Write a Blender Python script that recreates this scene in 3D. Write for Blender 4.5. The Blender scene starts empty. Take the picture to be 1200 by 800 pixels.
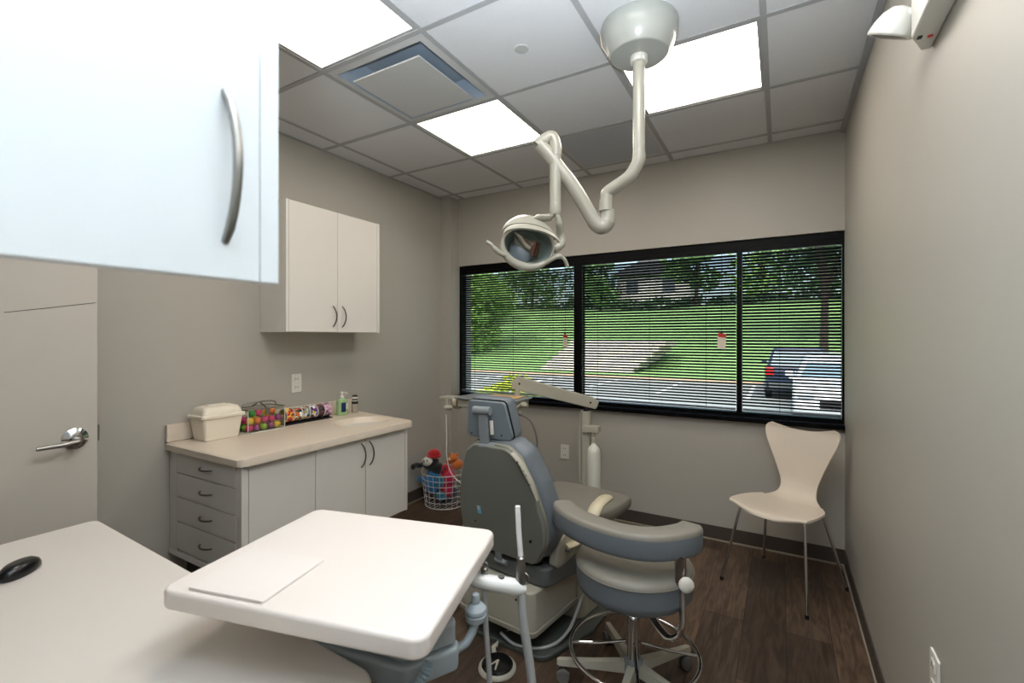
import bpy, bmesh, math, random
from mathutils import Vector, Matrix
import numpy as np
PI = math.pi
R = math.radians
SC = bpy.context.scene
COL = SC.collection

# ------------------------------------------------------------------ camera
cd = bpy.data.cameras.new('camera')
cam = bpy.data.objects.new('camera', cd)
COL.objects.link(cam)
cam.location = (2.496, -3.294, 1.386)
cam.rotation_euler = (R(90), 0, R(30.0))
cd.sensor_width = 36
cd.lens = 544.57 / 1200 * 36
cd.shift_y = -4.73 / 1200
cd.clip_start = 0.02
cd.clip_end = 400
cd.dof.use_dof = True
cd.dof.focus_distance = 2.3
cd.dof.aperture_fstop = 4.5
SC.camera = cam

# ------------------------------------------------------------------ world, sun, exposure
SUN_EL, SUN_AZ = R(52), R(150)
w = bpy.data.worlds.new('sky')
SC.world = w
w.use_nodes = True
wn = w.node_tree.nodes
wl = w.node_tree.links
bg = wn['Background']
sky = wn.new('ShaderNodeTexSky')
sky.sky_type = 'NISHITA'
sky.sun_disc = False
sky.sun_elevation = SUN_EL
sky.sun_rotation = SUN_AZ
sky.air_density = 1.0
sky.dust_density = 4.0
sky.ozone_density = 1.0
wl.new(sky.outputs[0], bg.inputs[0])
bg.inputs[1].default_value = 0.42
sd = bpy.data.lights.new('sun', 'SUN')
sd.energy = 3.0
sd.angle = R(1.0)
sd.color = (1, 0.98, 0.94)
sun = bpy.data.objects.new('sun', sd)
COL.objects.link(sun)
sun.rotation_euler = (R(38), 0, R(-28))     # high, from behind the building
PANEL = 6.5                                  # ceiling panels
PANEL_COL = (1.0, 0.91, 0.80)
SC.view_settings.view_transform = 'Standard'
SC.view_settings.look = 'None'
SC.view_settings.exposure = 0.38
SC.view_settings.gamma = 1.0
SC.view_settings.use_curve_mapping = False
# the photographer's flash, bounced off the ceiling
FLASH = 385.0
ad = bpy.data.lights.new('bounce_flash', 'SPOT')
ad.spot_size = R(118)
ad.spot_blend = 1.0
ad.shadow_soft_size = 0.04
ad.energy = FLASH
ad.color = (0.80, 0.90, 1.0)
flash = bpy.data.objects.new('bounce_flash', ad)
COL.objects.link(flash)
flash.location = (2.47, -3.34, 1.52)
flash.rotation_euler = (R(180 - 17), 0, R(30))      # on the camera, tipped up at the ceiling

# ------------------------------------------------------------------ material helpers
def lin(c):
    return tuple(((v / 255) / 12.92 if v / 255 <= 0.04045 else ((v / 255 + 0.055) / 1.055) ** 2.4) for v in c)

MATS = {}
def mat(name, col, rough=0.5, metal=0.0, noise=0.0, nscale=8.0, bump=0.0, bscale=60.0, spec=0.5, coat=0.0, srgb=True, trans=0.0, sheen=0.0):
    if name in MATS:
        return MATS[name]
    m = bpy.data.materials.new(name)
    m.use_nodes = True
    nt = m.node_tree
    b = nt.nodes['Principled BSDF']
    c = lin(col) if srgb else col
    b.inputs['Base Color'].default_value = (*c, 1)
    b.inputs['Roughness'].default_value = rough
    b.inputs['Metallic'].default_value = metal
    b.inputs['Specular IOR Level'].default_value = spec
    b.inputs['Coat Weight'].default_value = coat
    b.inputs['Transmission Weight'].default_value = trans
    b.inputs['Sheen Weight'].default_value = sheen
    tc = nt.nodes.new('ShaderNodeTexCoord')
    n = nt.nodes.new('ShaderNodeTexNoise')
    n.inputs['Scale'].default_value = nscale
    n.inputs['Detail'].default_value = 4
    nt.links.new(tc.outputs['Object'], n.inputs['Vector'])
    mx = nt.nodes.new('ShaderNodeMix')
    mx.data_type = 'RGBA'
    k = noise if noise else 0.03
    mx.inputs['A'].default_value = (*[v * (1 - k) for v in c], 1)
    mx.inputs['B'].default_value = (*[min(1, v * (1 + k)) for v in c], 1)
    nt.links.new(n.outputs['Fac'], mx.inputs['Factor'])
    nt.links.new(mx.outputs['Result'], b.inputs['Base Color'])
    if bump:
        n2 = nt.nodes.new('ShaderNodeTexNoise')
        n2.inputs['Scale'].default_value = bscale
        n2.inputs['Detail'].default_value = 3
        nt.links.new(tc.outputs['Object'], n2.inputs['Vector'])
        bp = nt.nodes.new('ShaderNodeBump')
        bp.inputs['Strength'].default_value = bump
        bp.inputs['Distance'].default_value = 0.004
        nt.links.new(n2.outputs['Fac'], bp.inputs['Height'])
        nt.links.new(bp.outputs['Normal'], b.inputs['Normal'])
    MATS[name] = m
    return m

def emis(name, col, s):
    m = bpy.data.materials.new(name)
    m.use_nodes = True
    nt = m.node_tree
    b = nt.nodes['Principled BSDF']
    b.inputs['Base Color'].default_value = (0.8, 0.8, 0.8, 1)
    b.inputs['Emission Color'].default_value = (*col, 1)
    b.inputs['Emission Strength'].default_value = s
    return m

def glassy(name, col=(1, 1, 1), gloss=0.06, rough=0.02):
    m = bpy.data.materials.new(name)
    m.use_nodes = True
    nt = m.node_tree
    for nn in list(nt.nodes):
        if nn.type != 'OUTPUT_MATERIAL':
            nt.nodes.remove(nn)
    out = [x for x in nt.nodes if x.type == 'OUTPUT_MATERIAL'][0]
    t = nt.nodes.new('ShaderNodeBsdfTransparent')
    t.inputs[0].default_value = (*col, 1)
    g = nt.nodes.new('ShaderNodeBsdfGlossy')
    g.inputs['Roughness'].default_value = rough
    mx = nt.nodes.new('ShaderNodeMixShader')
    mx.inputs[0].default_value = gloss
    nt.links.new(t.outputs[0], mx.inputs[1])
    nt.links.new(g.outputs[0], mx.inputs[2])
    nt.links.new(mx.outputs[0], out.inputs[0])
    return m

# ------------------------------------------------------------------ mesh helpers
def rpoly(pts, rad, seg=5):
    """round the corners of a convex CCW polygon"""
    out = []
    n = len(pts)
    rads = rad if isinstance(rad, (list, tuple)) else [rad] * n
    for i in range(n):
        p = Vector(pts[i]); a = Vector(pts[i - 1]); b = Vector(pts[(i + 1) % n])
        d1 = (a - p).normalized(); d2 = (b - p).normalized()
        ang = d1.angle(d2)
        r = rads[i]
        if r <= 0:
            out.append((p.x, p.y)); continue
        t = min(r / math.tan(ang / 2), (a - p).length * .49, (b - p).length * .49)
        r = t * math.tan(ang / 2)
        c = p + (d1 + d2).normalized() * (r / math.sin(ang / 2))
        s = p + d1 * t - c
        e = p + d2 * t - c
        a0 = math.atan2(s.y, s.x); a1 = math.atan2(e.y, e.x)
        da = (a1 - a0 + PI) % (2 * PI) - PI
        for k in range(seg + 1):
            th = a0 + da * k / seg
            out.append((c.x + r * math.cos(th), c.y + r * math.sin(th)))
    return out

def rect(x0, y0, x1, y1):
    return [(x0, y0), (x1, y0), (x1, y1), (x0, y1)]

def offs(poly, d):
    """inset polygon by d (CCW)"""
    n = len(poly); out = []
    for i in range(n):
        p = Vector(poly[i]); a = Vector(poly[i - 1]); b = Vector(poly[(i + 1) % n])
        e1 = (p - a); e2 = (b - p)
        if e1.length < 1e-7: e1 = e2
        if e2.length < 1e-7: e2 = e1
        n1 = Vector((-e1.y, e1.x)).normalized(); n2 = Vector((-e2.y, e2.x)).normalized()
        m = (n1 + n2)
        if m.length < 1e-6: m = n1
        m.normalize()
        k = max(.5, m.dot(n1))
        q = p + m * (d / k)
        out.append((q.x, q.y))
    return out

class MB:
    def __init__(s):
        s.v = []; s.f = []; s.M = Matrix()
    def add(s, vs, fs):
        o = len(s.v)
        s.v += [tuple(s.M @ Vector(p)) for p in vs]
        s.f += [tuple(i + o for i in f) for f in fs]
        return s
    def rings(s, rings, closed=True, caps=(True, True)):
        n = len(rings[0]); vs = [p for r in rings for p in r]; fs = []
        for k in range(len(rings) - 1):
            for i in range(n if closed else n - 1):
                j = (i + 1) % n
                fs.append((k * n + i, k * n + j, (k + 1) * n + j, (k + 1) * n + i))
        if caps[0]: fs.append(tuple(reversed(range(n))))
        if caps[1]: fs.append(tuple(range((len(rings) - 1) * n, len(rings) * n)))
        return s.add(vs, fs)
    def slab(s, poly, z0, z1, e=0.0, seg=3, axis='z', ebot=None):
        """extruded polygon with rounded edges; axis tells where z goes"""
        eb = e if ebot is None else ebot
        lv = []
        if eb > 0:
            for k in range(seg + 1):
                a = PI / 2 * k / seg
                lv.append((z0 + eb * (1 - math.sin(a)), eb * (1 - math.cos(a))))
            lv = [(z0 + eb * (1 - math.cos(PI / 2 * k / seg)), eb * (1 - math.sin(PI / 2 * k / seg))) for k in range(seg + 1)]
        else: lv = [(z0, 0)]
        if e > 0:
            lv += [(z1 - e * (1 - math.sin(PI / 2 * k / seg)), e * (1 - math.cos(PI / 2 * k / seg))) for k in range(seg + 1)]
        else: lv += [(z1, 0)]
        rg = []
        for z, d in lv:
            P = offs(poly, d) if d > 1e-9 else poly
            if axis == 'z': rg.append([(p[0], p[1], z) for p in P])
            elif axis == 'y': rg.append([(p[0], z, p[1]) for p in reversed(P)])   # poly in x,z
            else: rg.append([(z, p[0], p[1]) for p in P])                         # poly in y,z
        return s.rings(rg)
    def box(s, x0, y0, z0, x1, y1, z1, e=0.0, seg=2):
        x0, x1 = min(x0, x1), max(x0, x1); y0, y1 = min(y0, y1), max(y0, y1); z0, z1 = min(z0, z1), max(z0, z1)
        if e > 0:
            e = min(e, (x1 - x0) * .49, (y1 - y0) * .49, (z1 - z0) * .49)
            return s.slab(rpoly(rect(x0, y0, x1, y1), e, seg), z0, z1, e, seg)
        return s.slab(rect(x0, y0, x1, y1), z0, z1)
    def tube(s, pts, r, n=10, closed=False, flat=1.0):
        P = [Vector(p) for p in pts]; m = len(P)
        rs = r if isinstance(r, (list, tuple)) else [r] * m
        rg = []; up = None
        for i in range(m):
            if closed: t = (P[(i + 1) % m] - P[i - 1])
            else: t = P[min(i + 1, m - 1)] - P[max(i - 1, 0)]
            t.normalize()
            if up is None:
                up = Vector((0, 0, 1)) if abs(t.z) < .9 else Vector((0, 1, 0))
            a = t.cross(up)
            if a.length < 1e-4: a = t.orthogonal()
            a.normalize(); b = a.cross(t).normalized(); up = b
            rg.append([P[i] + a * (rs[i] * math.cos(2 * PI * k / n)) + b * (rs[i] * flat * math.sin(2 * PI * k / n)) for k in range(n)])
        if closed:
            rg.append(rg[0])
            return s.rings(rg, caps=(False, False))
        return s.rings([list(reversed(q)) for q in rg][::1])
    def lathe(s, prof, n=24, c=(0, 0, 0), axis=(0, 0, 1), caps=(True, True), sy=1.0):
        q = Vector((0, 0, 1)).rotation_difference(Vector(axis)).to_matrix()
        rg = []
        for r, z in prof:
            rg.append([Vector(c) + q @ Vector((max(r, 1e-5) * math.cos(2 * PI * k / n), sy * max(r, 1e-5) * math.sin(2 * PI * k / n), z)) for k in range(n)])
        return s.rings(rg, caps=caps)
    def ball(s, c, r, n=14, m=9):
        rr = r if isinstance(r, (list, tuple)) else (r, r, r)
        rg = []
        for k in range(1, m):
            a = -PI / 2 + PI * k / m
            rg.append([(c[0] + rr[0] * math.cos(a) * math.cos(2 * PI * i / n), c[1] + rr[1] * math.cos(a) * math.sin(2 * PI * i / n), c[2] + rr[2] * math.sin(a)) for i in range(n)])
        return s.rings(rg)
    def grid(s, G, th=0.0):
        """sheet from a 2-D array of points, given a thickness along its normals"""
        nu = len(G); nv = len(G[0]); V = [[Vector(p) for p in row] for row in G]
        if th == 0:
            return s.add([p for r_ in V for p in r_], [(i * nv + j, i * nv + j + 1, (i + 1) * nv + j + 1, (i + 1) * nv + j) for i in range(nu - 1) for j in range(nv - 1)])
        top = []; bot = []
        for i in range(nu):
            for j in range(nv):
                du = V[min(i + 1, nu - 1)][j] - V[max(i - 1, 0)][j]
                dv = V[i][min(j + 1, nv - 1)] - V[i][max(j - 1, 0)]
                nn = du.cross(dv).normalized()
                top.append(V[i][j] + nn * th / 2); bot.append(V[i][j] - nn * th / 2)
        N = nu * nv; fs = []
        I = lambda i, j: i * nv + j
        for i in range(nu - 1):
            for j in range(nv - 1):
                fs.append((I(i, j), I(i + 1, j), I(i + 1, j + 1), I(i, j + 1)))
                fs.append((N + I(i, j), N + I(i, j + 1), N + I(i + 1, j + 1), N + I(i + 1, j)))
        for i in range(nu - 1):
            fs.append((I(i, 0), N + I(i, 0), N + I(i + 1, 0), I(i + 1, 0)))
            fs.append((I(i, nv - 1), I(i + 1, nv - 1), N + I(i + 1, nv - 1), N + I(i, nv - 1)))
        for j in range(nv - 1):
            fs.append((I(0, j), I(0, j + 1), N + I(0, j + 1), N + I(0, j)))
            fs.append((I(nu - 1, j), N + I(nu - 1, j), N + I(nu - 1, j + 1), I(nu - 1, j + 1)))
        return s.add(top + bot, fs)

def mesh_of(name, mb, sharp=40, fix=True):
    me = bpy.data.meshes.new(name)
    me.from_pydata([tuple(p) for p in mb.v], [], mb.f)
    if fix:
        bm = bmesh.new(); bm.from_mesh(me)
        bmesh.ops.recalc_face_normals(bm, faces=bm.faces)
        bm.to_mesh(me); bm.free()
    for p in me.polygons: p.use_smooth = True
    me.set_sharp_from_angle(angle=R(sharp))
    return me

def obj(name, mb, m, parent=None, sharp=40, label=None, fix=True):
    me = mesh_of(name, mb, sharp, fix)
    o = bpy.data.objects.new(name, me)
    COL.objects.link(o)
    me.materials.append(m)
    if parent is not None: o.parent = parent
    if label: o['label'] = label
    if fix and len(me.polygons) < 6000:
        wnm = o.modifiers.new('weighted_normals', 'WEIGHTED_NORMAL')
        wnm.keep_sharp = True
        wnm.weight = 80
    return o

def tag(o, label=None, cat=None, group=None, kind=None):
    if label: o['label'] = label
    if cat: o['category'] = cat
    if group: o['group'] = group
    if kind: o['kind'] = kind
    return o

def thing(name, label, cat, loc=(0, 0, 0), rotz=0.0, group=None):
    o = bpy.data.objects.new(name, None)
    o.empty_display_size = .05
    COL.objects.link(o)
    o.location = loc; o.rotation_euler = (0, 0, rotz)
    return tag(o, label, cat, group)

def struct(name, mb, m, parent=None, sharp=40):
    o = obj(name, mb, m, parent, sharp)
    if parent is None: o['kind'] = 'structure'
    return o

def spline(pts, n=8):
    """catmull-rom"""
    P = [Vector(p) for p in pts]; out = []
    for i in range(len(P) - 1):
        a = P[max(i - 1, 0)]; b = P[i]; c = P[i + 1]; d = P[min(i + 2, len(P) - 1)]
        for k in range(n):
            t = k / n
            out.append(.5 * ((2 * b) + (c - a) * t + (2 * a - 5 * b + 4 * c - d) * t * t + (3 * b - a - 3 * c + d) * t ** 3))
    out.append(P[-1])
    return out

def arc_handle(p0, p1, nrm, bulge, r, n=12, flat=1.0):
    p0 = Vector(p0); p1 = Vector(p1); nrm = Vector(nrm)
    pts = [p0 - nrm * .004]
    for k in range(n + 1):
        t = k / n
        pts.append(p0.lerp(p1, t) + nrm * (bulge * math.sin(PI * t) ** .7))
    pts.append(p1 - nrm * .004)
    return MB().tube(pts, [r * .8] * 2 + [r] * (n - 1) + [r * .8] * 2, 8)

# ------------------------------------------------------------------ materials
M_wall = mat('wall_paint', (179, 174, 164), .5, noise=.02, bump=.06, bscale=350)
M_ceil = mat('ceiling_tile_white', (222, 222, 223), .95, noise=.03, nscale=90, bump=.2, bscale=500)
M_grid = mat('ceiling_grid_grey', (172, 172, 172), .6)
M_base = mat('baseboard_brown', (74, 66, 60), .5)
M_base_toe = mat('baseboard_toe_beige', (150, 140, 124), .5)
M_black = mat('black_aluminium', (4, 4, 6), .45, spec=.12)
M_slat = mat('blind_slat_black', (8, 9, 11), .45, spec=.25)
M_white = mat('lit_edge_laminate', (226, 222, 216), .38, noise=.01)  # lit bottom edge of the base cabinet, painted as whiter laminate
M_cab = mat('cabinet_laminate', (222, 217, 209), .42, noise=.01)
M_nearcab = mat('cabinet_laminate_white', (236, 243, 249), .35, noise=.01)
M_counter = mat('solid_surface_counter', (222, 208, 190), .3, noise=.05, nscale=160)
M_desk = mat('desk_laminate', (226, 219, 211), .38, noise=.01)
M_tray = mat('tray_plastic_white', (234, 226, 220), .35, noise=.01)
M_edge = mat('cabinet_gap_dark', (60, 58, 56), .7)
M_steel = mat('brushed_steel', (150, 148, 145), .32, metal=1)
M_darksteel = mat('handle_steel_dark', (118, 114, 108), .35, metal=1)
M_chrome = mat('chrome', (215, 215, 215), .08, metal=1)
M_door = mat('door_paint', (194, 187, 176), .45)
M_beige = mat('dental_beige_plastic', (176, 172, 157), .3, noise=.01)
M_lightb = mat('dental_lamp_plastic', (168, 165, 152), .22, coat=.3, noise=.01)
M_canopy = mat('dental_canopy_plastic', (166, 167, 160), .28, coat=.2, noise=.01)
M_shell = mat('chair_shell_grey', (124, 126, 117), .45, bump=.05, bscale=600)
M_vinyl = mat('vinyl_daylit_side', (108, 115, 122), .42, noise=.02, bump=.05, bscale=400)  # same grey vinyl; the window's bluish light on the sides put into the colour
M_vinylw = mat('vinyl_lit_top', (134, 130, 120), .42, noise=.02, bump=.05, bscale=400)  # same vinyl, warmer and paler: light from above painted on the tops
M_mech = mat('mechanism_dark_grey', (96, 99, 98), .45)
M_greyp = mat('head_bracket_grey', (134, 140, 144), .35)
M_headp = mat('headrest_panel_grey_blue', (118, 128, 135), .4)
M_plate = mat('floor_plate_grey', (78, 83, 79), .5)
M_hose = mat('hose_grey', (168, 170, 170), .4)
M_hoseb = mat('corrugated_hose_blue_grey', (140, 160, 172), .4)
M_box = mat('delivery_box_blue_grey', (158, 168, 174), .4)
M_rubber = mat('black_rubber', (18, 18, 20), .6)
M_screw = mat('screw_dark', (40, 40, 42), .4, metal=.6)
M_chairw = mat('cafe_chair_shell', (226, 212, 194), .35, noise=.01)
M_outlet = mat('outlet_white', (226, 222, 212), .4)
M_slot = mat('slot_dark', (70, 66, 60), .6)
M_binw = mat('bin_plastic_cream', (232, 222, 204), .4)
M_acryl = glassy('clear_acrylic', (.96, .98, .97), .05)
M_glass = glassy('window_glass', (.95, .98, .97), .04)
M_red = mat('led_red', (220, 40, 40), .3)
M_foam = mat('casters_grey', (110, 108, 104), .5)

# ------------------------------------------------------------------ room
XL, XR, YW, YP, XS, YB, H = -.18, 2.835, .155, .045, -.065, -3.75, 2.649
WB, WT = .83, 2.037          # window opening
YO = .36                     # outside face of the wall
T = .6096

# floor: vinyl planks running towards the window
mf = bpy.data.materials.new('floor_planks'); mf.use_nodes = True
nt = mf.node_tree; b = nt.nodes['Principled BSDF']
tc = nt.nodes.new('ShaderNodeTexCoord'); mp = nt.nodes.new('ShaderNodeMapping')
mp.inputs['Rotation'].default_value = (0, 0, R(90))
nt.links.new(tc.outputs['Object'], mp.inputs[0])
br = nt.nodes.new('ShaderNodeTexBrick')
br.offset = .37; br.inputs['Scale'].default_value = 1
br.inputs['Brick Width'].default_value = 1.2; br.inputs['Row Height'].default_value = .18
br.inputs['Mortar Size'].default_value = .0016; br.inputs['Mortar Smooth'].default_value = .3
br.inputs['Color1'].default_value = (*lin((102, 82, 66)), 1)
br.inputs['Color2'].default_value = (*lin((68, 55, 46)), 1)
br.inputs['Mortar'].default_value = (*lin((32, 25, 20)), 1)
nt.links.new(mp.outputs[0], br.inputs[0])
mp2 = nt.nodes.new('ShaderNodeMapping'); mp2.inputs['Scale'].default_value = (9, 1.2, 1)
nt.links.new(tc.outputs['Object'], mp2.inputs[0])
nz = nt.nodes.new('ShaderNodeTexNoise'); nz.inputs['Scale'].default_value = 3.2; nz.inputs['Detail'].default_value = 9
nz.inputs['Distortion'].default_value = 1.6
nt.links.new(mp2.outputs[0], nz.inputs[0])
rp = nt.nodes.new('ShaderNodeValToRGB')
rp.color_ramp.elements[0].position = .38; rp.color_ramp.elements[0].color = (.42, .40, .38, 1)
rp.color_ramp.elements[1].position = .66; rp.color_ramp.elements[1].color = (1.15, 1.12, 1.1, 1)
nt.links.new(nz.outputs['Fac'], rp.inputs[0])
mx = nt.nodes.new('ShaderNodeMix'); mx.data_type = 'RGBA'; mx.blend_type = 'MULTIPLY'; mx.inputs['Factor'].default_value = .8
nt.links.new(br.outputs['Color'], mx.inputs['A']); nt.links.new(rp.outputs[0], mx.inputs['B'])
nt.links.new(mx.outputs['Result'], b.inputs['Base Color'])
b.inputs['Roughness'].default_value = .5
bp = nt.nodes.new('ShaderNodeBump'); bp.inputs['Strength'].default_value = .25; bp.inputs['Distance'].default_value = .003
nt.links.new(nz.outputs['Fac'], bp.inputs['Height']); nt.links.new(bp.outputs['Normal'], b.inputs['Normal'])
struct('floor', MB().box(XL - .2, YB - .2, -.12, XR + .2, YO, 0), mf)

struct('wall_left', MB().box(XL - .15, YB - .15, 0, XL, YO, 2.9), M_wall)
struct('wall_right', MB().box(XR, YB - .15, 0, XR + .15, YO, 2.9), M_wall)
wb = MB()
wb.box(XL, YW, 0, XR, YO, WB)                 # below the window
wb.box(XL, YW, WT, XR, YO, 2.9)               # above
wb.box(XL, YP, 0, XS, YO, 2.9)                # chase in the left corner
struct('wall_window', wb, M_wall)
# rear wall with the doorway the open door belongs to
rw = MB()
rw.box(XL, YB - .15, 0, .08, YB, 2.9); rw.box(1.02, YB - .15, 0, XR, YB, 2.9); rw.box(.08, YB - .15, 2.1, 1.02, YB, 2.9)
struct('wall_rear', rw, M_wall)
hb = MB(); hb.box(-.3, YB - 1.6, 0, XR + .2, YB - 1.45, 2.9)
hb.box(-.45, YB - 1.6, 0, -.3, YB - .15, 2.9); hb.box(XR + .15, YB - 1.6, 0, XR + .3, YB - .15, 2.9); hb.box(-.45, YB - 1.6, 2.66, XR + .3, YB - .14, 2.9)  # unseen corridor sides and roof, added to shut out sky light
struct('wall_corridor', hb, M_wall)
struct('floor_corridor', MB().box(-.45, YB - 1.6, -.12, XR + .3, YB - .2, 0), mf)

# ceiling : tiles, holes for the diffuser, grille and light panels
def cell(i, j, g=.012):
    return (i * T + g, -(j + 1) * T + g, (i + 1) * T - g, -j * T - g)
LIGHTS = [(1, 1), (3, 1), (1, 3), (3, 3)]
HOLES = LIGHTS + [(1, 2), (2, 0)]
cb = MB()
for i in range(-1, 5):
    for j in range(-1, 7):
        if (i, j) in HOLES: continue
        x0, y0, x1, y1 = cell(i, j, .0)
        x0 = max(x0, XL); x1 = min(x1, XR); y0 = max(y0, YB); y1 = min(y1, YW)
        if x1 <= x0 or y1 <= y0: continue
        cb.box(x0, y0, H, x1, y1, H + .02)
cb.box(XL, YB, 2.86, XR, YO, 2.9)  # unseen slab above the tiles, added to block sky light
struct('ceiling', cb, M_ceil)
gb = MB()
for i in range(0, 5):
    gb.box(i * T - .012, YB, H - .004, i * T + .012, YW, H + .001)
for j in range(0, 7):
    gb.box(XL, -j * T - .012, H - .0045, XR, -j * T + .012, H + .001)
# wall angles
gb.box(XL, YB, H - .004, XL + .02, YP, H + .001); gb.box(XR - .022, YB, H - .022, XR, YW, H + .001)
gb.box(XL, YW - .012, H - .003, XR, YW, H + .001)
struct('trim_1', gb, M_grid)

def tile_light(i, j, lab):
    t = thing('ceiling_light', lab, 'ceiling light', ((i + .5) * T, -(j + .5) * T, H), 0, 'recessed ceiling light panels')
    h = T / 2 - .013
    f = MB()
    for (a, b_, c, d) in ((-h, -h, h, -h + .012), (-h, h - .012, h, h), (-h, -h + .012, -h + .012, h - .012), (h - .012, -h + .012, h, h - .012)):
        f.box(a, b_, -.001, c, d, .03)
    f.box(-h, -h, .03, h, h, .036)
    obj('frame', f, M_grid, t)
    obj('diffuser', MB().box(-h + .012, -h + .012, .004, h - .012, h - .012, .012), M_panel, t)
M_panel = emis('light_panel', PANEL_COL, PANEL)
tile_light(1, 1, 'square lit ceiling panel next to the air diffuser, left of the lamp arm')
tile_light(3, 1, 'square lit ceiling panel behind the dental lamp post, on the right')
tile_light(1, 3, 'square lit ceiling panel at upper left beside the white cabinet')
tile_light(3, 3, 'square lit ceiling panel above the foreground white tray')

# air diffuser
M_diff = mat('diffuser_metal', (196, 196, 194), .5)
M_duct = mat('diffuser_cone_blue_grey', (160, 174, 188), .4)
t = thing('air_diffuser', 'square ceiling air diffuser with a dropped centre plate', 'air vent', (1.5 * T, -2.5 * T, H))
h = T / 2 - .012
f = MB()
def frame_ring(mb, h0, z0, h1, z1, th=0):
    A = [(-h0, -h0, z0), (h0, -h0, z0), (h0, h0, z0), (-h0, h0, z0)]
    B = [(-h1, -h1, z1), (h1, -h1, z1), (h1, h1, z1), (-h1, h1, z1)]
    mb.rings([A, B], caps=(False, False))
frame_ring(f, h, -.002, h - .035, -.006); frame_ring(f, h, -.002, h, .03)
obj('frame', f, M_diff, t, fix=False)
f = MB(); frame_ring(f, h - .035, -.006, h - .10, .075); frame_ring(f, h - .10, .075, h - .13, .075)
f.box(-h + .1, -h + .1, .076, h - .1, h - .1, .08)
obj('cone', f, M_duct, t)
obj('centre_plate', MB().box(-.208, -.208, -.030, .208, .208, -.022, .002), M_diff, t)
# perforated return grille
t = thing('return_grille', 'perforated square return grille in the ceiling near the window wall', 'air vent', (2.5 * T, -.5 * T, H))
m = bpy.data.materials.new('perforated_metal'); m.use_nodes = True; nt = m.node_tree; b = nt.nodes['Principled BSDF']
tc = nt.nodes.new('ShaderNodeTexCoord'); ck = nt.nodes.new('ShaderNodeTexChecker')
mp = nt.nodes.new('ShaderNodeMapping'); mp.inputs['Rotation'].default_value = (0, 0, R(45)); nt.links.new(tc.outputs['Object'], mp.inputs[0])
ck.inputs['Scale'].default_value = 110; ck.inputs['Color1'].default_value = (*lin((206, 209, 214)), 1); ck.inputs['Color2'].default_value = (*lin((166, 170, 178)), 1)
nt.links.new(mp.outputs[0], ck.inputs[0]); nt.links.new(ck.outputs[0], b.inputs['Base Color']); b.inputs['Roughness'].default_value = .6
obj('perforated_face', MB().box(-h + .02, -h + .02, -.001, h - .02, h - .02, .004), m, t)
f = MB()
for (a, b_, c, d) in ((-h, -h, h, -h + .02), (-h, h - .02, h, h), (-h, -h + .02, -h + .02, h - .02), (h - .02, -h + .02, h, h - .02)):
    f.box(a, b_, -.003, c, d, .006)
obj('frame', f, M_diff, t)
tag(obj('sprinkler_cover', MB().lathe([(.028, -.006), (.032, -.003), (.032, .001)], 28, (1.515, -1.513, H)), M_diff), 'small round sprinkler cover plate on a ceiling tile', 'sprinkler')

# baseboards (cove with a beige toe)
def baseboard(name, x0, y0, x1, y1, nx, ny, parent=None):
    mb = MB()
    if nx: mb.box(x0, y0, .012, x0 + nx * .006, y1, .1, .002)
    else: mb.box(x0, y0, .012, x1, y0 + ny * .006, .1, .002)
    o = struct(name, mb, M_base)
    m2 = MB()
    if nx: m2.box(x0, y0, 0, x0 + nx * .013, y1, .012, .003)
    else: m2.box(x0, y0, 0, x1, y0 + ny * .013, .012, .003)
    obj('toe_bead', m2, M_base_toe, o)
baseboard('baseboard_right', XR, YB, XR, YW, -1, 0)
baseboard('baseboard_window', XS, YW, XR, YW, 0, -1)
baseboard('baseboard_left', XL, YB, XL, YP, 1, 0)

# ------------------------------------------------------------------ window
YF = .175                     # front of frame
wf = thing('window_1', None, None, (0, 0, 0)); wf['kind'] = 'structure'
fr = MB()
x0, x1 = XS, XR
d1, d2 = YF, YF + .07
MU = [(1.052, 1.145), (2.228, 2.285)]
fr.box(x0, d1, WT - .05, x1, d2, WT)
fr.box(x0, d1, WB, x1, d2, WB + .055)
fr.box(x0, d1, WB + .055, x0 + .024, d2, WT - .05)
fr.box(x1 - .012, d1, WB + .055, x1, d2, WT - .05)
for a, c in MU: fr.box(a + .012, d1, WB + .055, c - .012, d2, WT - .05)
obj('window_frame', fr, M_black, wf)
g = MB(); g.box(x0 + .02, d2 - .03, WB + .05, x1 - .01, d2 - .024, WT - .045)
obj('glass_pane', g, M_glass, wf)
sl = MB(); sl.box(XS - .018, YW - .05, WB - .0, XR - .004, YW + .02, WB + .03, .003)
obj('window_sill', sl, M_black, wf)

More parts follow.
